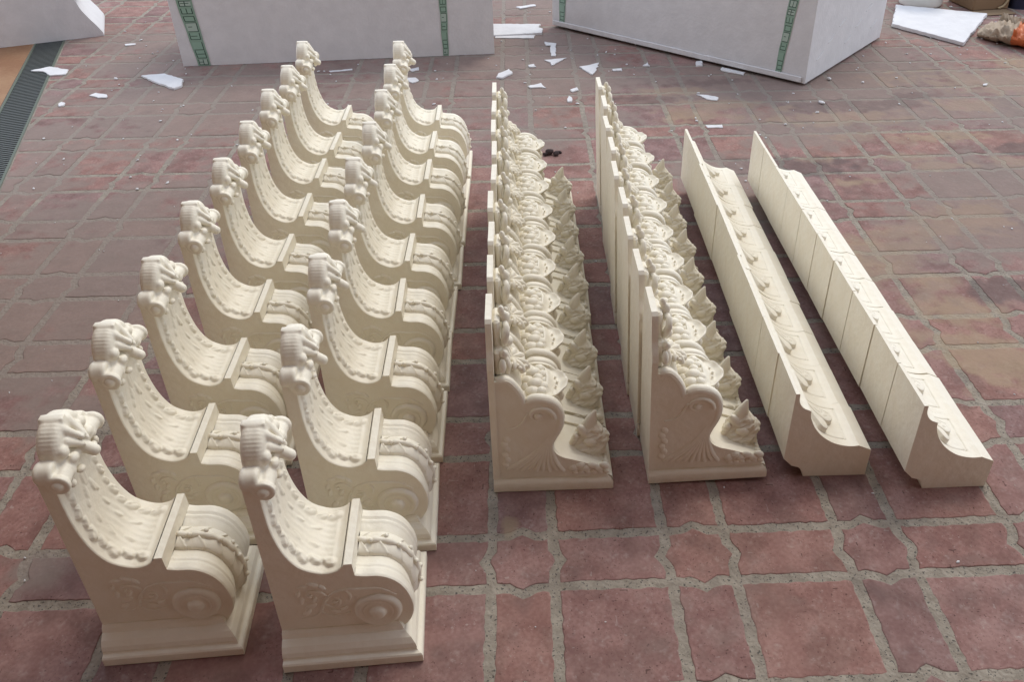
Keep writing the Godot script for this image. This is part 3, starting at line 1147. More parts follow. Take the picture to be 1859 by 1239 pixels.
	for k in 9:
		var t := k / 8.0
		var bx := lerpf(0.036, 0.172, t)
		var by := 0.060 + 0.003 * (k % 2) + 0.010 * pow(1.0 - t, 2.0)
		var pts := arc3([bx, by, lerpf(bx, 0.128, 0.36), lerpf(by, 0.15, 0.30), lerpf(bx, 0.134, 0.75), lerpf(by, 0.158, 0.72), 0.134 + 0.012 * t, 0.176], 16, zf)
		var rd := PackedFloat32Array()
		for q in 16:
			rd.append(0.0086 * (1.0 - 0.70 * q / 15.0) * (0.7 + 0.3 * sin(PI * q / 15.0)))
		cv.tube(pts, rd, 8, 0.55)
	for k in 6:
		cv.ball(Vector3(0.030 + 0.006 * (k % 2), 0.085 + 0.017 * k, zf), Vector3(0.009, 0.011, 0.004), Vector3(0, 0, 0.5))
	cv.tube(arc3([0.036, 0.20, 0.058, 0.205, 0.075, 0.222, 0.088, 0.250], 14, zf), PackedFloat32Array([0.0035]), 6)
	for k in 6:
		cv.ball(Vector3(0.196 + 0.0150 * k, 0.068 + 0.009 * (k % 2) - 0.001 * k, zf - 0.001), Vector3(0.014, 0.0105, 0.007), Vector3(0, 0, 0.6 - k * 0.2))
		cv.ball(Vector3(0.200 + 0.0150 * k, 0.054, zf), Vector3(0.010, 0.006, 0.005), Vector3(0, 0, -0.3))
	part("carved_fan", cv, M.cream, cheek)
	# hollow field between the cheeks
	var fd := MB.new()
	var pf := PackedVector3Array()
	var full := PackedVector2Array()
	full.append_array(ca)
	full.append_array(cb)
	var nf := normals(full)
	for k in full.size():
		for j in 9:
			var z := lerpf(-0.024, -0.146, j / 8.0)
			var bulge := 0.006 * sin(PI * j / 8.0) - 0.008
			var q := full[k] + nf[k] * bulge
			pf.append(Vector3(q.x, q.y, z))
	fd.grid(9, full.size(), pf, false, Vector3(0.05, 0.15, -0.08))
	var fdo := part("field", fd, M.cream, o)
	# heap of fruit on the scroll
	var r := RandomNumberGenerator.new()
	r.seed = 77
	var zc := -0.086
	var heap := [[0.080, -0.044, 0.013, 1.2], [0.100, -0.046, 0.014, 1.3], [0.121, -0.044, 0.012, 1.1], [0.086, -0.064, 0.013, 1.0], [0.107, -0.068, 0.015, 1.35], [0.128, -0.062, 0.013, 1.0], [0.090, -0.086, 0.014, 1.3], [0.114, -0.088, 0.013, 1.0], [0.131, -0.082, 0.012, 1.0], [0.084, -0.106, 0.013, 1.1], [0.104, -0.108, 0.015, 1.2], [0.127, -0.104, 0.014, 1.0], [0.094, -0.126, 0.013, 1.3], [0.118, -0.126, 0.013, 1.1], [0.072, -0.090, 0.011, 1.0], [0.070, -0.066, 0.010, 1.0]]
	for q in heap:
		var fr := MB.new()
		var y: float = 0.287 - 14.0 * pow(q[0] - 0.110, 2.0) + r.randf_range(-0.002, 0.002)
		fr.ball(Vector3(q[0], y, q[1]), Vector3(q[2] * q[3], q[2] * 0.85, q[2]), Vector3(0, r.randf_range(-0.4, 0.4), r.randf_range(-0.2, 0.2)), 12, 8)
		part("fruit", fr, M.cream, fdo)
	# flared lip at the end of the heap, with fruit tumbling out under it
	var cup := MB.new()
	var cp := PackedVector3Array()
	var prof := [[0.00, -0.010], [0.02, 0.005], [0.08, 0.0075], [0.16, 0.0065], [0.28, -0.002], [0.42, -0.007], [0.58, -0.0075], [0.74, -0.002], [0.88, 0.0075], [0.96, 0.0130], [1.0, 0.0118], [0.97, 0.0060], [0.80, -0.010], [0.50, -0.019], [0.25, -0.021]]
	for q in prof:
		for i in 33:
			var t := (i - 16) / 16.0
			var w := 0.051 * pow(maxf(0.0, 1.0 - t * t), 0.62) + 0.004
			var dn: float = 0.20 * w * q[0] * q[0]
			cp.append(Vector3(0.131 + w * q[0] - 0.004 * t * t, 0.288 + q[1] * (0.4 + 0.6 * (1.0 - t * t)) - dn - 0.010 * t * t - 0.16 * w * q[0] + 0.0018 * cos(t * 11.0) * q[0], zc + 0.056 * t - 0.002))
	cup.grid(33, prof.size(), cp, false, Vector3(0.15, 0.27, zc))
	for k in 3:
		cup.ball(Vector3(0.160 - 0.004 * absf(k - 1), 0.2775, zc - 0.016 + k * 0.017), Vector3(0.0035, 0.003, 0.0035), Vector3.ZERO, 7, 5)
	var cuo := part("cup", cup, M.cream, o)
	for k in 11:
		var fr := MB.new()
		fr.ball(Vector3(0.166 - 0.005 * (k % 2) - 0.0016 * absf(k - 5), 0.244 - 0.021 * (k % 3), zc + (k - 5) * 0.0092), Vector3(0.0125, 0.0125, 0.0115), Vector3(k, 0, 0), 10, 7)
		part("fruit", fr, M.cream, cuo)
	# broad leaf draped over the shoulder
	for k in 5:
		var lf := MB.new()
		var an := (k - 2) * 0.62
		var root := Vector3(0.048, 0.352, zc)
		var ln: float = [0.034, 0.044, 0.050, 0.044, 0.034][k]
		var dirv := Vector3(cos(an) * 0.80, -cos(an) * 0.62, sin(an)).normalized()
		var pth := PackedVector3Array()
		for q in 6:
			var t := q / 5.0
			pth.append(root + dirv * ln * t + Vector3(0.58, 0.80, 0) * (0.012 * sin(t * 2.6) - 0.002))
		lf.tube(pth, PackedFloat32Array([0.004, 0.0055, 0.0065, 0.0085, 0.0100, 0.0085]), 9, 0.75)
		lf.ball(pth[4] + dirv.cross(Vector3(0.58, 0.80, 0)).normalized() * 0.007, Vector3(0.007, 0.005, 0.006))
		lf.ball(pth[4] - dirv.cross(Vector3(0.58, 0.80, 0)).normalized() * 0.007, Vector3(0.007, 0.005, 0.006))
		part("leaf", lf, M.cream, o)
	# ornament climbing the plate: drapery folds, knot and curled top
	var dr := MB.new()
	dr.xbox(Transform3D(Basis(), Vector3(0.024, 0.376, zc)), Vector3(0.010, 0.036, 0.052), 0.006)
	dr.xbox(Transform3D(Basis(), Vector3(0.0225, 0.440, zc)), Vector3(0.0085, 0.040, 0.030), 0.006)
	for k in 5:
		var z := zc - 0.034 + k * 0.017
		dr.tube(PackedVector3Array([Vector3(0.026, 0.394, z * 0.8 + zc * 0.2), Vector3(0.041, 0.376, z), Vector3(0.046, 0.356, z), Vector3(0.042, 0.338, z * 1.05 - zc * 0.05)]), PackedFloat32Array([0.007, 0.0085, 0.0095, 0.008]), 8)
	for s in [-1.0, 1.0]:
		dr.tube(PackedVector3Array([Vector3(0.036, 0.402, zc + s * 0.008), Vector3(0.040, 0.424, zc + s * 0.026), Vector3(0.044, 0.446, zc + s * 0.034), Vector3(0.046, 0.460, zc + s * 0.024), Vector3(0.042, 0.462, zc + s * 0.010), Vector3(0.040, 0.450, zc + s * 0.008)]), PackedFloat32Array([0.009, 0.0095, 0.0085, 0.0075, 0.007, 0.006]), 8)
		dr.ball(Vector3(0.038, 0.400, zc + s * 0.044), Vector3(0.011, 0.015, 0.010), Vector3(s * 0.5, 0, 0))
		dr.ball(Vector3(0.034, 0.376, zc + s * 0.058), Vector3(0.009, 0.018, 0.009), Vector3(-s * 0.3, 0, 0))
	dr.ball(Vector3(0.044, 0.404, zc), Vector3(0.016, 0.014, 0.014))
	dr.ball(Vector3(0.040, 0.472, zc), Vector3(0.012, 0.016, 0.010))
	dr.ball(Vector3(0.034, 0.490, zc), Vector3(0.008, 0.012, 0.008))
	part("plate_ornament", dr, M.cream, bpo)
	# curling leaf that stands on the base
	var fm := MB.new()
	var nz := fnl(5, 28.0, 2)
	var nn2 := fnl(6, 95.0, 3)
	var pl := PackedVector3Array()
	var n := 56
	var rows := 52
	for j in rows + 1:
		var t := float(j) / rows
		var y := 0.046 + 0.106 * t
		var hx := 0.050 * pow(1.0 - pow(t, 2.0), 0.60) * (1.0 + 0.05 * sin(t * 13.0)) + 0.0012
		var hz := 0.030 * pow(1.0 - pow(t, 2.0), 0.55) + 0.0012
		var cxx := 0.226 + 0.010 * t + 0.016 * sin(t * 2.4) * t - 0.004 * sin(t * 9.0)
		var czz := zc + 0.010 - 0.010 * t
		for i in n:
			var a := TAU * i / n
			var ca2 := cos(a)
			var sa2 := sin(a)
			var rr := 1.0 / pow(pow(absf(ca2), 2.6) + pow(absf(sa2), 2.6), 1.0 / 2.6)
			var q := Vector3(ca2 * hx * rr, 0, sa2 * hz * rr)
			var rough := nz.get_noise_3d(q.x, y * 1.4, q.z) * 0.0075 + nn2.get_noise_3d(q.x, y * 1.8, q.z) * 0.0052 + 0.0007 * sin(y * 420.0 + 4.0 * sin(a * 3.0))
			rough *= minf(1.0, (1.0 - t) * 4.0)
			q += Vector3(ca2, 0, sa2) * rough
			pl.append(Vector3(cxx, y, czz) + q)
	fm.grid(n, rows + 1, pl, true, Vector3(0.226, 0.09, zc))
	for k in 7:
		var t := k / 7.0
		fm.ball(Vector3(0.266 - 0.016 * t, 0.056 + 0.066 * t, zc + 0.014 - 0.006 * (k % 2)), Vector3(0.0105, 0.0095, 0.012) * (1.0 - 0.3 * t))
		fm.ball(Vector3(0.186 + 0.022 * t, 0.066 + 0.060 * t, zc + 0.018), Vector3(0.010, 0.009, 0.010) * (1.0 - 0.2 * t))
	fm.tube(PackedVector3Array([Vector3(0.236, 0.115, zc), Vector3(0.240, 0.142, zc + 0.003), Vector3(0.245, 0.162, zc + 0.002), Vector3(0.252, 0.178, zc - 0.003)]), PackedFloat32Array([0.026, 0.020, 0.0125, 0.004]), 12, 0.7)
	fm.ball(Vector3(0.222, 0.128, zc + 0.012), Vector3(0.014, 0.020, 0.012), Vector3(0, 0, 0.5))
	fm.ball(Vector3(0.256, 0.122, zc + 0.010), Vector3(0.012, 0.016, 0.012), Vector3(0, 0, -0.5))
	fm.ball(Vector3(0.240, 0.104, zc + 0.026), Vector3(0.018, 0.012, 0.010))
	part("leaf_finial", fm, M.cream, o)
	# side leaves along the right hand lip
	var sl := MB.new()
	for k in 8:
		sl.ball(Vector3(0.276, 0.052 + 0.003 * (k % 2), -0.02 - 0.018 * k), Vector3(0.009, 0.009, 0.011), Vector3(0.4, 0, 0))
	part("lip_leaves", sl, M.cream, o)
	return o

func consoles() -> void:
	var word := ["frontmost", "second from the front", "third from the front", "fourth from the front", "fifth from the front", "sixth from the front", "seventh from the front", "eighth from the front", "rearmost"]
	var proto := console_model()
	var z3 := [-0.152, -0.321, -0.487, -0.662, -0.832, -1.000, -1.172, -1.342, -1.520]
	var x3 := [0.003, 0.004, 0.002, -0.002, 0.003, 0.003, -0.002, -0.004, -0.005]
	var z4 := [-0.163, -0.332, -0.497, -0.666, -0.836, -1.011, -1.183, -1.368, -1.552]
	var x4 := [0.386, 0.379, 0.372, 0.379, 0.373, 0.383, 0.383, 0.392, 0.391]
	for c in [["left", x3, z3, 0.0], ["right", x4, z4, 2.0]]:
		for k in 9:
			var o := proto.duplicate() as Node3D
			o.name = numbered("fruit_console")
			add_child(o)
			o.position = Vector3(c[1][k], 0.0006, c[2][k] + 0.018)
			o.rotation = Vector3(0, deg_to_rad([0.0, 0.7, -0.5, 0.4, -0.8, 0.3, 0.6, -0.4, 0.2][k]), deg_to_rad(c[3]))
			tag(o, "cream fruit console with leaf finial, %s in %s console row" % [word[k], c[0]], "console", "fruit consoles in two rows")
	proto.free()

# ---------------------------------------------------------------- cornice blocks
func cornice_model() -> Node3D:
	var o := Node3D.new()
	var wd := 0.1555
	var small := curve(V2([0.0100, 0.2690, 0.0110, 0.252, 0.016, 0.238, 0.026, 0.226, 0.0420, 0.2180]), 18)
	var big := curve(V2([0.0440, 0.2165, 0.046, 0.200, 0.053, 0.180, 0.065, 0.158, 0.084, 0.135, 0.110, 0.115, 0.135, 0.104, 0.160, 0.0995, 0.1800, 0.1010]), 120)
	var nb := normals(big)
	var poly := V2([0.0, 0.062, 0.0, 0.271, 0.0085, 0.271])
	var skip := {}
	poly.append_array(small)
	for k in big.size():
		if k > 0:
			skip[poly.size() - 1] = true
		poly.append(big[k])
	poly.append_array(V2([0.211, 0.0865, 0.213, 0.0845, 0.213, 0.0, 0.057, 0.0, 0.053, 0.012, 0.048, 0.024, 0.040, 0.032, 0.022, 0.038, 0.0195, 0.0415, 0.004, 0.058]))
	var body := MB.new()
	body.plate(poly, 0.0, Vector3(0.1, 0.1, -0.05))
	body.plate(poly, -wd, Vector3(0.1, 0.1, -0.05))
	body.wall(poly, -wd, 0.0, skip)
	part("body", body, M.cream, o)
	# hollow with the double tongue standing out and the outlines scored in
	var fc := MB.new()
	var L := length_of(big)
	var nz := 105
	var p := PackedVector3Array()
	# scored lines in (distance down the hollow, distance from the front)
	var sc := [[0.030, 0.020, 0.172, 0.024], [0.172, 0.024, 0.176, 0.134], [0.030, 0.132, 0.176, 0.134], [0.086, 0.112, 0.146, 0.098], [0.072, 0.092, 0.122, 0.066], [0.090, 0.124, 0.112, 0.118], [0.094, 0.094, 0.112, 0.088], [0.122, 0.080, 0.132, 0.082], [0.118, 0.088, 0.121, 0.094]]
	var lobes := [[0.030, 0.100, 0.098, 0.046, 0.0235], [0.040, 0.108, 0.128, 0.088, 0.0245]]
	for i in big.size():
		var s := L * i / (big.size() - 1)
		for j in nz:
			var w := wd * j / (nz - 1)
			var q := Vector2(s, w)
			var h := 0.0
			for l in lobes:
				var a := Vector2(l[0], l[1])
				var b := Vector2(l[2], l[3])
				var t := clampf((q - a).dot(b - a) / (b - a).length_squared(), 0.0, 1.0)
				var d := q.distance_to(a.lerp(b, t)) - float(l[4]) * (0.25 + 0.75 * t)
				h = maxf(h, (0.0015 + 0.0100 * t) * (1.0 - smoothstep(-0.0020, 0.0006, d)) + 0.0015 * clampf(-d / 0.01, 0.0, 1.0))
			for l in sc:
				var a := Vector2(l[0], l[1])
				var b := Vector2(l[2], l[3])
				var t := clampf((q - a).dot(b - a) / (b - a).length_squared(), 0.0, 1.0)
				var d := q.distance_to(a.lerp(b, t))
				if d < 0.0028:
					h -= 0.0024 * (1.0 - d / 0.0028)
			var tri := maxf(absf(w - 0.124) * 1.6, absf(s - 0.088)) - 0.010
			if tri < 0.0:
				h = minf(h, -0.007)
			if i == 0 or i == big.size() - 1:
				h = 0.0
			var c := big[i] + nb[i] * h
			p.append(Vector3(c.x, c.y, -w))
	fc.grid(nz, big.size(), p, false, Vector3(0.02, 0.02, -0.08))
	part("tongue_relief", fc, M.cream, o)
	return o

func cornices() -> void:
	var word := ["frontmost", "second from the front", "third from the front", "fourth from the front", "fifth from the front", "sixth from the front", "seventh from the front", "eighth from the front", "ninth from the front", "rearmost"]
	var proto := cornice_model()
	var r := RandomNumberGenerator.new()
	r.seed = 12
	for c in [["inner", 0.717, -0.155, 0.731, 0.1560], ["outer", 0.998, -0.101, 0.990, 0.1582]]:
		for k in 10:
			var o := proto.duplicate() as Node3D
			o.name = numbered("cornice_block")
			add_child(o)
			o.position = Vector3(lerpf(c[1], c[3], k / 9.0) + r.randf_range(-0.0022, 0.0022), 0.0006, c[2] - c[4] * k + r.randf_range(-0.0006, 0.0006))
			o.rotation.y = deg_to_rad(r.randf_range(-0.6, 0.6))
			tag(o, "cream cornice block with raised tongues, %s in %s cornice row" % [word[k], "left" if c[0] == "inner" else "right"], "cornice block", "cornice blocks in two rows")
	proto.free()

# ---------------------------------------------------------------- foam boxes
func tape_strip(a0: Vector3, a1: Vector3, b0: Vector3, b1: Vector3, out: Vector3, parent: Node3D) -> void:
	# a thin ribbon between the edge a0-a1 (bottom) and b0-b1 (top), lying just off the face
	var mb := MB.new()
	var p := PackedVector3Array()
	for k in 13:
		var t := k / 12.0
		var lo := a0.lerp(b0, t)
		var hi := a1.lerp(b1, t)
		var wob := 0.002 * sin(k * 1.7)
		p.append(lo + out * 0.0022 + (hi - lo).normalized() * wob)
		p.append(hi + out * (0.0024 + 0.0006 * sin(k * 2.1)) + (hi - lo).normalized() * wob * 0.6)
	mb.grid(2, 13, p, false, a0 - out)
	var len := a0.distance_to(b0)
	for k in 13:
		mb.u1.append(Vector2(0, len * k / 12.0 / 0.6))
		mb.u1.append(Vector2(1, len * k / 12.0 / 0.6))
	part("packing_tape", mb, M.tape, parent)

func foam_block(o: Node3D, length: float, depth: float, height: float, wavy: float) -> void:
	# stands from x 0 to length, front at z 0, back at -depth; slightly uneven faces and rounded edges
	var mb := MB.new()
	var nz := fnl(int(length * 100), 3.0, 3)
	var n := 28
	var rows := 12
	for face in [[Vector3(0, 0, 0), Vector3(length, 0, 0)], [Vector3(length, 0, 0), Vector3(length, 0, -depth)], [Vector3(length, 0, -depth), Vector3(0, 0, -depth)], [Vector3(0, 0, -depth), Vector3(0, 0, 0)]]:
		var d: Vector3 = face[1] - face[0]
		var out := Vector3(-d.z, 0, d.x).normalized()
		var p := PackedVector3Array()
		for j in rows + 1:
			for i in n + 1:
				var t := float(i) / n
				var q: Vector3 = face[0] + d * t + Vector3(0, height * j / rows, 0)
				var e := minf(minf(t, 1.0 - t) * d.length(), 0.1) * 10.0
				p.append(q + out * nz.get_noise_3d(q.x * 2, q.y * 2, q.z * 2) * wavy * e)
		mb.grid(n + 1, rows + 1, p, false, Vector3(length / 2, height / 2, -depth / 2))
	mb.quad(Vector3(0, height, 0), Vector3(length, height, 0), Vector3(length, height, -depth), Vector3(0, height, -depth), Vector3(length / 2, 0, -depth / 2))
	mb.quad(Vector3(0, 0, 0), Vector3(length, 0, 0), Vector3(length, 0, -depth), Vector3(0, 0, -depth), Vector3(length / 2, height, -depth / 2))
	part("block", mb, M.foam, o)

func foam_boxes() -> void:
	# middle box
	var a := Vector3(-1.791, 0.001, -3.38)
	var b := Vector3(-0.047, 0.001, -3.49)
	var o := thing("foam_box", "long white foam box with two green tapes behind the corbels", "box", a, atan2(-(b.z - a.z), b.x - a.x))
	var ln := a.distance_to(b)
	foam_block(o, ln, 0.62, 0.56, 0.0009)
	tape_strip(Vector3(0.082, 0.0, 0), Vector3(0.150, 0.0, 0), Vector3(0.020, 0.56, 0), Vector3(0.112, 0.56, 0), Vector3(0, 0, 1), o)
	tape_strip(Vector3(1.452, 0.0, 0), Vector3(1.484, 0.0, 0), Vector3(1.450, 0.56, 0), Vector3(1.502, 0.56, 0), Vector3(0, 0, 1), o)
	# right box
	a = Vector3(0.310, 0.014, -3.993)
	b = Vector3(1.576, 0.014, -2.862)
	o = thing("foam_box", "tall white foam box standing cornerwise, green tape near its front corner", "box", a, atan2(-(b.z - a.z), b.x - a.x))
	ln = a.distance_to(b)
	foam_block(o, ln, 1.01, 0.62, 0.0009)
	tape_strip(Vector3(0.054, 0.0, 0), Vector3(0.094, 0.0, 0), Vector3(0.064, 0.62, 0), Vector3(0.146, 0.62, 0), Vector3(0, 0, 1), o)
	tape_strip(Vector3(1.522, 0.0, 0), Vector3(1.556, 0.0, 0), Vector3(1.560, 0.62, 0), Vector3(1.622, 0.62, 0), Vector3(0, 0, 1), o)
	for q in [[0.15, -0.12], [ln - 0.35, -0.12], [0.15, -0.85], [ln - 0.3, -0.80]]:
		var pad := MB.new()
		pad.box(Vector3(q[0] - 0.09, -0.0135, q[1] - 0.07), Vector3(q[0] + 0.09, -0.0005, q[1] + 0.07), 0.002)
		part("foam_pad", pad, M.foam, o)
	var skirt := MB.new()
	skirt.box(Vector3(0.01, 0.004, 0.0035), Vector3(ln - 0.02, 0.034, 0.012), 0.003)
	part("bottom_rim", skirt, M.foam, o)
	for k in 7:
		var rb := MB.new()
		var z := -0.10 - 0.12 * k
		var y0 := 0.10 + 0.06 * (k % 3)
		rb.tube(PackedVector3Array([Vector3(ln + 0.001, y0, z), Vector3(ln + 0.002, y0 + 0.01, z - 0.03), Vector3(ln + 0.001, y0 + 0.03, z - 0.07)]), PackedFloat32Array([0.0025, 0.0035, 0.0025]), 6)
		part("rib", rb, M.foam, o)
	# left block, its end cut to a cove
	a = Vector3(-4.2, 0.001, -3.32)
	b = Vector3(-2.474, 0.001, -3.993)
	o = thing("foam_offcut", "grey shaded foam block whose end is cut to a cove, left of the drain", "foam block", a, atan2(-(b.z - a.z), b.x - a.x))
	ln = a.distance_to(b)
	var poly := PackedVector2Array([Vector2(0, 0), Vector2(ln, 0)])
	poly.append_array(curve(V2([ln - 0.002, 0.02, ln - 0.028, 0.07, ln - 0.06, 0.12, ln - 0.09, 0.18, ln - 0.11, 0.26]), 16))
	poly.append_array(PackedVector2Array([Vector2(ln - 0.06, 0.26), Vector2(ln - 0.06, 0.42), Vector2(0, 0.42)]))
	var mb := MB.new()
	mb.extrude(poly, -0.46, 0.0)
	part("block", mb, M.foam, o)

# ---------------------------------------------------------------- things in the far right corner
func far_corner() -> void:
	var sh := thing("foam_sheet", "flat white foam sheet lying by the cornerwise foam box", "foam sheet", Vector3.ZERO)
	var mb := MB.new()
	slab(mb, [2.596, -4.26, 3.094, -4.022, 2.681, -3.446, 2.410, -3.842], 0.004, 0.024, Vector2(0.0, 0.0))
	part("sheet", mb, M.foam, sh)
	# bucket
	var bk := thing("bucket", "white plastic bucket standing behind the foam sheet", "bucket", Vector3(2.80, 0.001, -4.36))
	var m := mat(lin(0.72, 0.72, 0.68), 0.4)
	mb = MB.new()
	mb.lathe(V2([0.001, 0.0, 0.128, 0.0, 0.134, 0.004, 0.137, 0.02, 0.150, 0.26, 0.158, 0.262, 0.158, 0.272, 0.151, 0.276, 0.147, 0.270, 0.134, 0.02, 0.001, 0.016]), Transform3D(), 40)
	var bko := part("body", mb, m, bk)
	mb = MB.new()
	var pth := PackedVector3Array()
	for k in 17:
		var t := PI * k / 16.0
		pth.append(Vector3(0.158 * cos(t), 0.255 - 0.06 * sin(t), 0.158 * sin(t)))
	mb.tube(pth, PackedFloat32Array([0.003]), 6)
	part("handle", mb, mat(lin(0.3, 0.3, 0.3), 0.4), bk)
	mb = MB.new()
	for k in 9:
		var t := k * 0.72
		mb.ball(Vector3(0.140 * cos(t), 0.05 + 0.03 * (k % 4), 0.140 * sin(t)), Vector3(0.006, 0.008, 0.006))
	part("splashes", mb, mat(lin(0.32, 0.30, 0.27), 0.8), bko)
	# crumpled bag: tan paper with an orange end
	var bg := thing("paper_bag", "crumpled tan paper bag with an orange printed end", "bag", Vector3(3.03, 0.002, -3.50), -0.75)
	var nz := fnl(23, 7.0, 3)
	var paper := mat(lin(0.42, 0.33, 0.24), 0.8)
	var orange := mat(lin(0.62, 0.16, 0.05), 0.45)
	for e in [["paper_body", -0.22, -0.01, paper], ["orange_end", -0.01, 0.30, orange]]:
		mb = MB.new()
		var p := PackedVector3Array()
		var rows := 22
		var n := 40
		for j in rows + 1:
			var t := float(j) / rows
			var x := lerpf(e[1], e[2], t)
			var env := sqrt(maxf(0.0, 1.0 - pow((x - 0.04) / 0.275, 2.0))) if x < 0.29 else 0.05
			for i in n:
				var a := TAU * i / n
				var q := Vector3(x, 0.055 * env * (1.0 + sin(a)), 0.15 * env * cos(a))
				var w := (absf(nz.get_noise_3d(q.x * 2, q.y * 2, q.z * 2)) - 0.2) * 0.075 * env
				q += Vector3(0, maxf(w, -q.y * 0.8), w * cos(a))
				q.y = maxf(q.y, 0.0)
				p.append(q)
		mb.grid(n, rows + 1, p, true, Vector3((e[1] + e[2]) / 2, 0.05, 0))
		part(e[0], mb, e[3], bg)
	mb = MB.new()
	for k in 5:
		var a := k * 0.5 - 1.0
		var p := PackedVector3Array()
		for j in 5:
			for i in 4:
				p.append(Vector3(-0.12 + 0.03 * k + (i - 1.5) * 0.018 * (1 - j * 0.12), 0.07 + j * 0.017, -0.02 + a * 0.03 + 0.012 * sin(i * 2.0 + j + k)))
		mb.grid(4, 5, p, false, Vector3(0, 0, -1))
	part("torn_mouth", mb, mat(lin(0.55, 0.47, 0.37), 0.85), bg)
	# carton with a cord, and the blue tub next to it
	var ct := thing("carton", "brown cardboard carton with a cord loop in the far corner", "carton", Vector3(3.17, 0.002, -4.32), 0.15)
	mb = MB.new()
	mb.box(Vector3(-0.14, 0, -0.12), Vector3(0.12, 0.20, 0.16), 0.008)
	part("box", mb, mat(lin(0.21, 0.13, 0.07), 0.85), ct)
	mb = MB.new()
	mb.box(Vector3(-0.17, 0.001, 0.165), Vector3(0.10, 0.006, 0.27), 0.002)
	part("flap", mb, mat(lin(0.25, 0.17, 0.10), 0.85), ct)
	mb = MB.new()
	mb.tube(arc3([0.085, 0.24, 0.10, 0.16, 0.098, 0.08, 0.075, 0.03, 0.04, 0.015], 24, 0.168), PackedFloat32Array([0.007]), 7)
	part("cord", mb, mat(lin(0.40, 0.31, 0.19), 0.9), ct)
	var tb := thing("tub", "dark blue plastic tub at the right edge, pale blue rim", "tub", Vector3(3.52, 0.002, -4.32), 0.05)
	mb = MB.new()
	var tp := PackedVector3Array()
	for q in [[0.0, 0.0], [0.006, -0.006], [0.16, 0.012], [0.17, 0.014]]:
		for i in 32:
			var a := TAU * i / 32.0
			var rr := 1.0 / pow(pow(absf(cos(a)), 6.0) + pow(absf(sin(a)), 6.0), 1.0 / 6.0)
			tp.append(Vector3((0.20 + q[1]) * cos(a) * rr, q[0], (0.16 + q[1]) * sin(a) * rr))
	mb.grid(32, 4, tp, true, Vector3(0, 0.08, 0))
	part("body", mb, mat(lin(0.012, 0.018, 0.045), 0.45), tb)
	mb = MB.new()
	var rim := PackedVector3Array()
	for i in 33:
		var a := TAU * i / 32.0
		var rr := 1.0 / pow(pow(absf(cos(a)), 6.0) + pow(absf(sin(a)), 6.0), 1.0 / 6.0)
		rim.append(Vector3(0.216 * cos(a) * rr, 0.172, 0.176 * sin(a) * rr))
	mb.tube(rim, PackedFloat32Array([0.011]), 8)
	part("rim", mb, mat(lin(0.16, 0.24, 0.36), 0.4), tb)

# a flat broken piece: outline in x, z, lifted and with thickness, edges slightly ragged
func slab(mb: MB, o: Array, y0: float, y1: float, tilt: Vector2) -> void:
	var base := PackedVector2Array()
	for k in range(0, o.size(), 2):
		base.append(Vector2(o[k], o[k + 1]))
	var c := Vector2.ZERO
	for q in base:
		c += q / base.size()
	var out := PackedVector2Array()
	for k in base.size():
		var a := base[k]
		var b := base[(k + 1) % base.size()]
		var n := maxi(1, int(a.distance_to(b) / 0.02))
		for i in n:
			var j := minf(0.004, a.distance_to(b) * 0.09)
			out.append(a.lerp(b, float(i) / n) + Vector2(rng.randf_range(-j, j), rng.randf_range(-j, j)))
	var n := out.size()
	var p := PackedVector3Array()
	var e := minf(0.003, (y1 - y0) * 0.35)
	for r in [[y0, 0.0], [y1 - e, 0.0], [y1, e]]:
		for q in out:
			var w: Vector2 = q + (c - q).normalized() * r[1]
			p.append(Vector3(w.x, r[0] + tilt.dot(w - c) * (0.0 if r[0] == y0 else 1.0), w.y))
	mb.grid(n, 3, p, true, Vector3(c.x, (y0 + y1) / 2, c.y))
	var flat := PackedVector2Array()
	for i in n:
		flat.append(Vector2(p[2 * n + i].x, p[2 * n + i].z))
	for row in [0, 2]:
		var t := Geometry2D.triangulate_polygon(flat)
		var b := mb.v.size()
		var s := mb.ix.size()
		for i in n:
			mb.v.append(p[row * n + i])
		for k in t:
			mb.ix.append(b + k)
		mb.orient(s, Vector3(c.x, (y0 + y1) / 2, c.y))

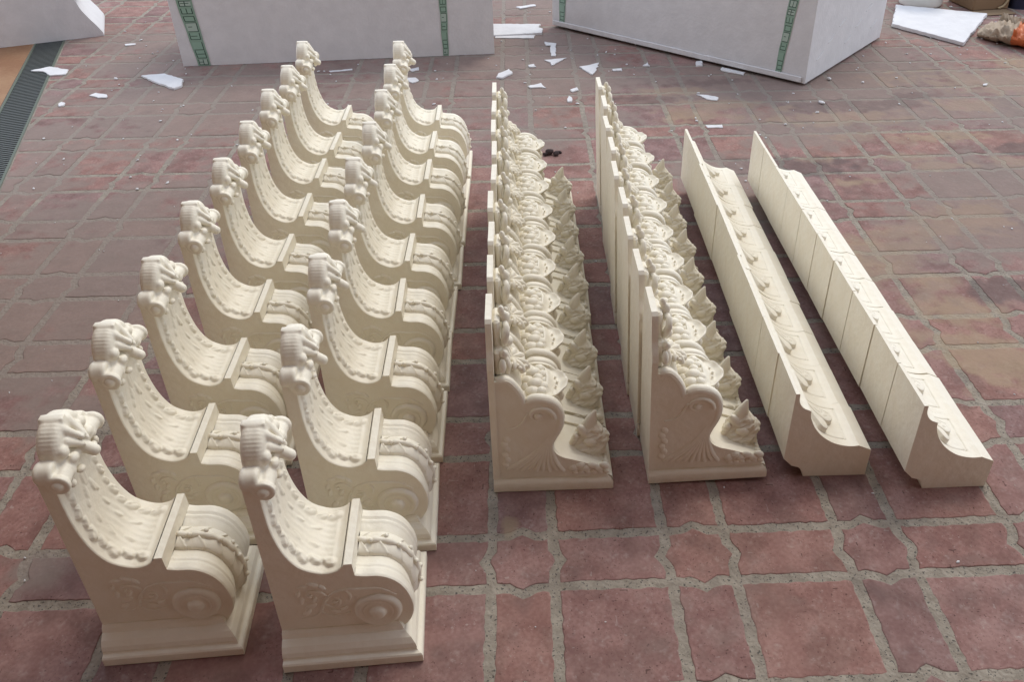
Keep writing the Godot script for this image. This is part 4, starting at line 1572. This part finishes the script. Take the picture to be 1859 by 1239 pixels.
func scraps() -> void:
	var list := [
		["white curved foam scrap lying across the drain grating", [-2.622, -3.350, -2.553, -3.418, -2.419, -3.355, -2.398, -3.274, -2.473, -3.261, -2.546, -3.336], 0.012],
		["thick white foam wedge on the floor left of the long foam box", [-1.972, -3.221, -1.848, -3.240, -1.713, -3.137, -1.692, -3.036, -1.717, -3.005, -1.824, -3.085], 0.024],
		["ragged white foam flake between the drain and the thick wedge", [-2.137, -2.951, -2.116, -2.981, -2.045, -2.953, -2.032, -2.905, -2.072, -2.908], 0.010],
		["thin foam sliver near the corner of the long foam box, left side", [-2.275, -3.806, -2.216, -3.813, -2.208, -3.791, -2.260, -3.773], 0.008],
		["broad white foam plank poking out from behind the long foam box", [-0.30, -4.10, 0.234, -4.021, 0.222, -3.950, 0.245, -3.916, 0.238, -3.827, -0.048, -3.812, -0.30, -3.80], 0.022],
		["narrow foam strip under the edge of the broad white plank", [-0.049, -3.818, 0.195, -3.818, 0.189, -3.753, -0.048, -3.780], 0.010],
		["long white foam sliver in the gap between the two big boxes", [0.084, -4.446, 0.208, -4.505, 0.221, -4.464, 0.113, -4.404], 0.012],
		["white foam scrap shaped like a letter L", [0.250, -3.685, 0.315, -3.649, 0.304, -3.419, 0.279, -3.420, 0.280, -3.610, 0.251, -3.612], 0.010],
		["boat shaped grey white foam scrap below the L shaped one", [0.236, -3.356, 0.363, -3.386, 0.302, -3.296, 0.279, -3.260, 0.266, -3.316], 0.009],
		["triangular white foam scrap with a toothed edge", [0.427, -3.224, 0.543, -3.290, 0.530, -3.250, 0.534, -3.225, 0.518, -3.200, 0.520, -3.170, 0.486, -3.087], 0.010],
		["knobbly white foam scrap beyond the left row of consoles", [-0.029, -3.076, -0.020, -3.136, 0.040, -3.203, 0.058, -3.140, 0.001, -3.066], 0.020],
		["hooked white foam scrap between the ends of the console rows", [0.135, -2.941, 0.206, -2.986, 0.232, -2.911, 0.184, -2.922, 0.146, -2.916], 0.011],
		["oval white foam chip just beyond the right row of consoles", [0.351, -2.872, 0.390, -2.902, 0.394, -2.869, 0.361, -2.840], 0.014],
		["small white foam lump between the knobbly scrap and the boat shaped one", [0.141, -3.269, 0.178, -3.285, 0.186, -3.239, 0.146, -3.241], 0.012],
		["pill shaped foam chip right of the triangular scrap", [0.600, -3.177, 0.655, -3.182, 0.654, -3.147, 0.603, -3.150], 0.012],
		["small pointed foam chip in front of the middle of the cornerwise box", [0.776, -3.220, 0.812, -3.264, 0.814, -3.209], 0.018],
		["stubby foam peg against the bottom edge of the cornerwise box", [1.077, -3.256, 1.117, -3.272, 1.105, -3.190, 1.068, -3.193], 0.024],
		["flat white foam tab sticking out under the cornerwise box", [1.204, -3.166, 1.315, -3.080, 1.299, -3.037, 1.192, -3.122], 0.012],
		["wavy white foam flake on the floor in front of the cornerwise box", [0.995, -2.778, 1.050, -2.760, 1.100, -2.726, 1.082, -2.682, 1.033, -2.700], 0.009],
		["thin white foam strip beyond the left row of cornice blocks", [0.964, -2.373, 1.040, -2.375, 1.038, -2.343, 0.966, -2.347], 0.007],
		["small foam bit behind the right file of corbels, nearer the long box", [-0.518, -3.246, -0.466, -3.279, -0.456, -3.233, -0.496, -3.209], 0.008],
		["foam flake behind the rearmost corbel of the right file", [-0.516, -3.106, -0.466, -3.111, -0.441, -3.059, -0.473, -3.027, -0.498, -3.046], 0.010],
		["thin foam stick lying between the rear ends of the corbel files", [-0.954, -3.246, -0.832, -3.275, -0.826, -3.256, -0.945, -3.228], 0.006],
		["upright foam chip next to the rear of the right console row", [0.333, -2.749, 0.346, -2.786, 0.358, -2.740, 0.353, -2.710, 0.333, -2.704], 0.016],
		["round white foam crumb beside the drain", [-2.241, -2.834, -2.237, -2.856, -2.212, -2.840, -2.205, -2.810, -2.215, -2.788, -2.234, -2.804], 0.016],
		["small white foam chip alone on the floor at the far right", [2.503, -2.830, 2.529, -2.837, 2.518, -2.813, 2.495, -2.806], 0.012]]
	for e in list:
		var o: Array = e[1]
		var c := Vector2.ZERO
		for k in range(0, o.size(), 2):
			c += Vector2(o[k], o[k + 1]) / (o.size() / 2.0)
		var loc := []
		for k in range(0, o.size(), 2):
			loc.append(o[k] - c.x)
			loc.append(o[k + 1] - c.y)
		var mb := MB.new()
		slab(mb, loc, 0.0, e[2] * 0.45, Vector2(rng.randf_range(-0.02, 0.02), rng.randf_range(-0.02, 0.02)))
		var p := part(numbered("foam_scrap"), mb, M.foam, self)
		p.position = Vector3(c.x, 0.001, c.y)
		tag(p, e[0], "foam scrap", "foam scraps on the floor")
	# crumbs too small to tell apart
	var cr := MB.new()
	var r := RandomNumberGenerator.new()
	r.seed = 303
	for k in 420:
		var z := lerpf(0.4, -4.4, pow(r.randf(), 0.6))
		var x := r.randf_range(-1.1 + 0.5 * (z - 0.4), 1.2 - 0.5 * (z - 0.4))
		if x < drain_x(z) + 0.05:
			continue
		var s := r.randf_range(0.0012, 0.0035) * (1.0 if z > -1.8 else 2.0)
		if r.randf() < 0.06 and z < -1.5:
			s *= 2.2
		cr.ball(Vector3(x, s * 0.5, z), Vector3(s * r.randf_range(0.8, 2.0), s * 0.6, s * r.randf_range(0.7, 1.4)), Vector3(0, r.randf() * 3, r.randf_range(-0.3, 0.3)), 5, 3)
	var co := part("foam_crumbs", cr, M.foam, self)
	co.set_meta("kind", "stuff")
	tag(co, "tiny white foam crumbs scattered over the tiles", "crumbs")
	# dark clod near the end of the left console row
	var cl := MB.new()
	var nz := fnl(9, 30.0, 2)
	for k in 4:
		cl.ball(Vector3([0.0, 0.03, -0.018, 0.045][k], [0.010, 0.008, 0.006, 0.005][k], [0.0, 0.012, 0.016, -0.008][k]), Vector3([0.020, 0.015, 0.011, 0.009][k], [0.013, 0.010, 0.008, 0.006][k], [0.016, 0.013, 0.010, 0.008][k]), Vector3(0, k, 0.2))
	for k in cl.v.size():
		var q := cl.v[k]
		cl.v[k] = q + Vector3(nz.get_noise_3dv(q * 2.0), 0, nz.get_noise_3dv(q * 2.0 + Vector3(9, 0, 0))) * 0.006
		cl.v[k].y = maxf(cl.v[k].y, 0.0)
	var cd := part("earth_clod", cl, mat(lin(0.035, 0.02, 0.02), 0.9), self)
	cd.position = Vector3(0.215, 0.001, -2.10)
	tag(cd, "dark brown clod of earth at the end of the left console row", "clod")
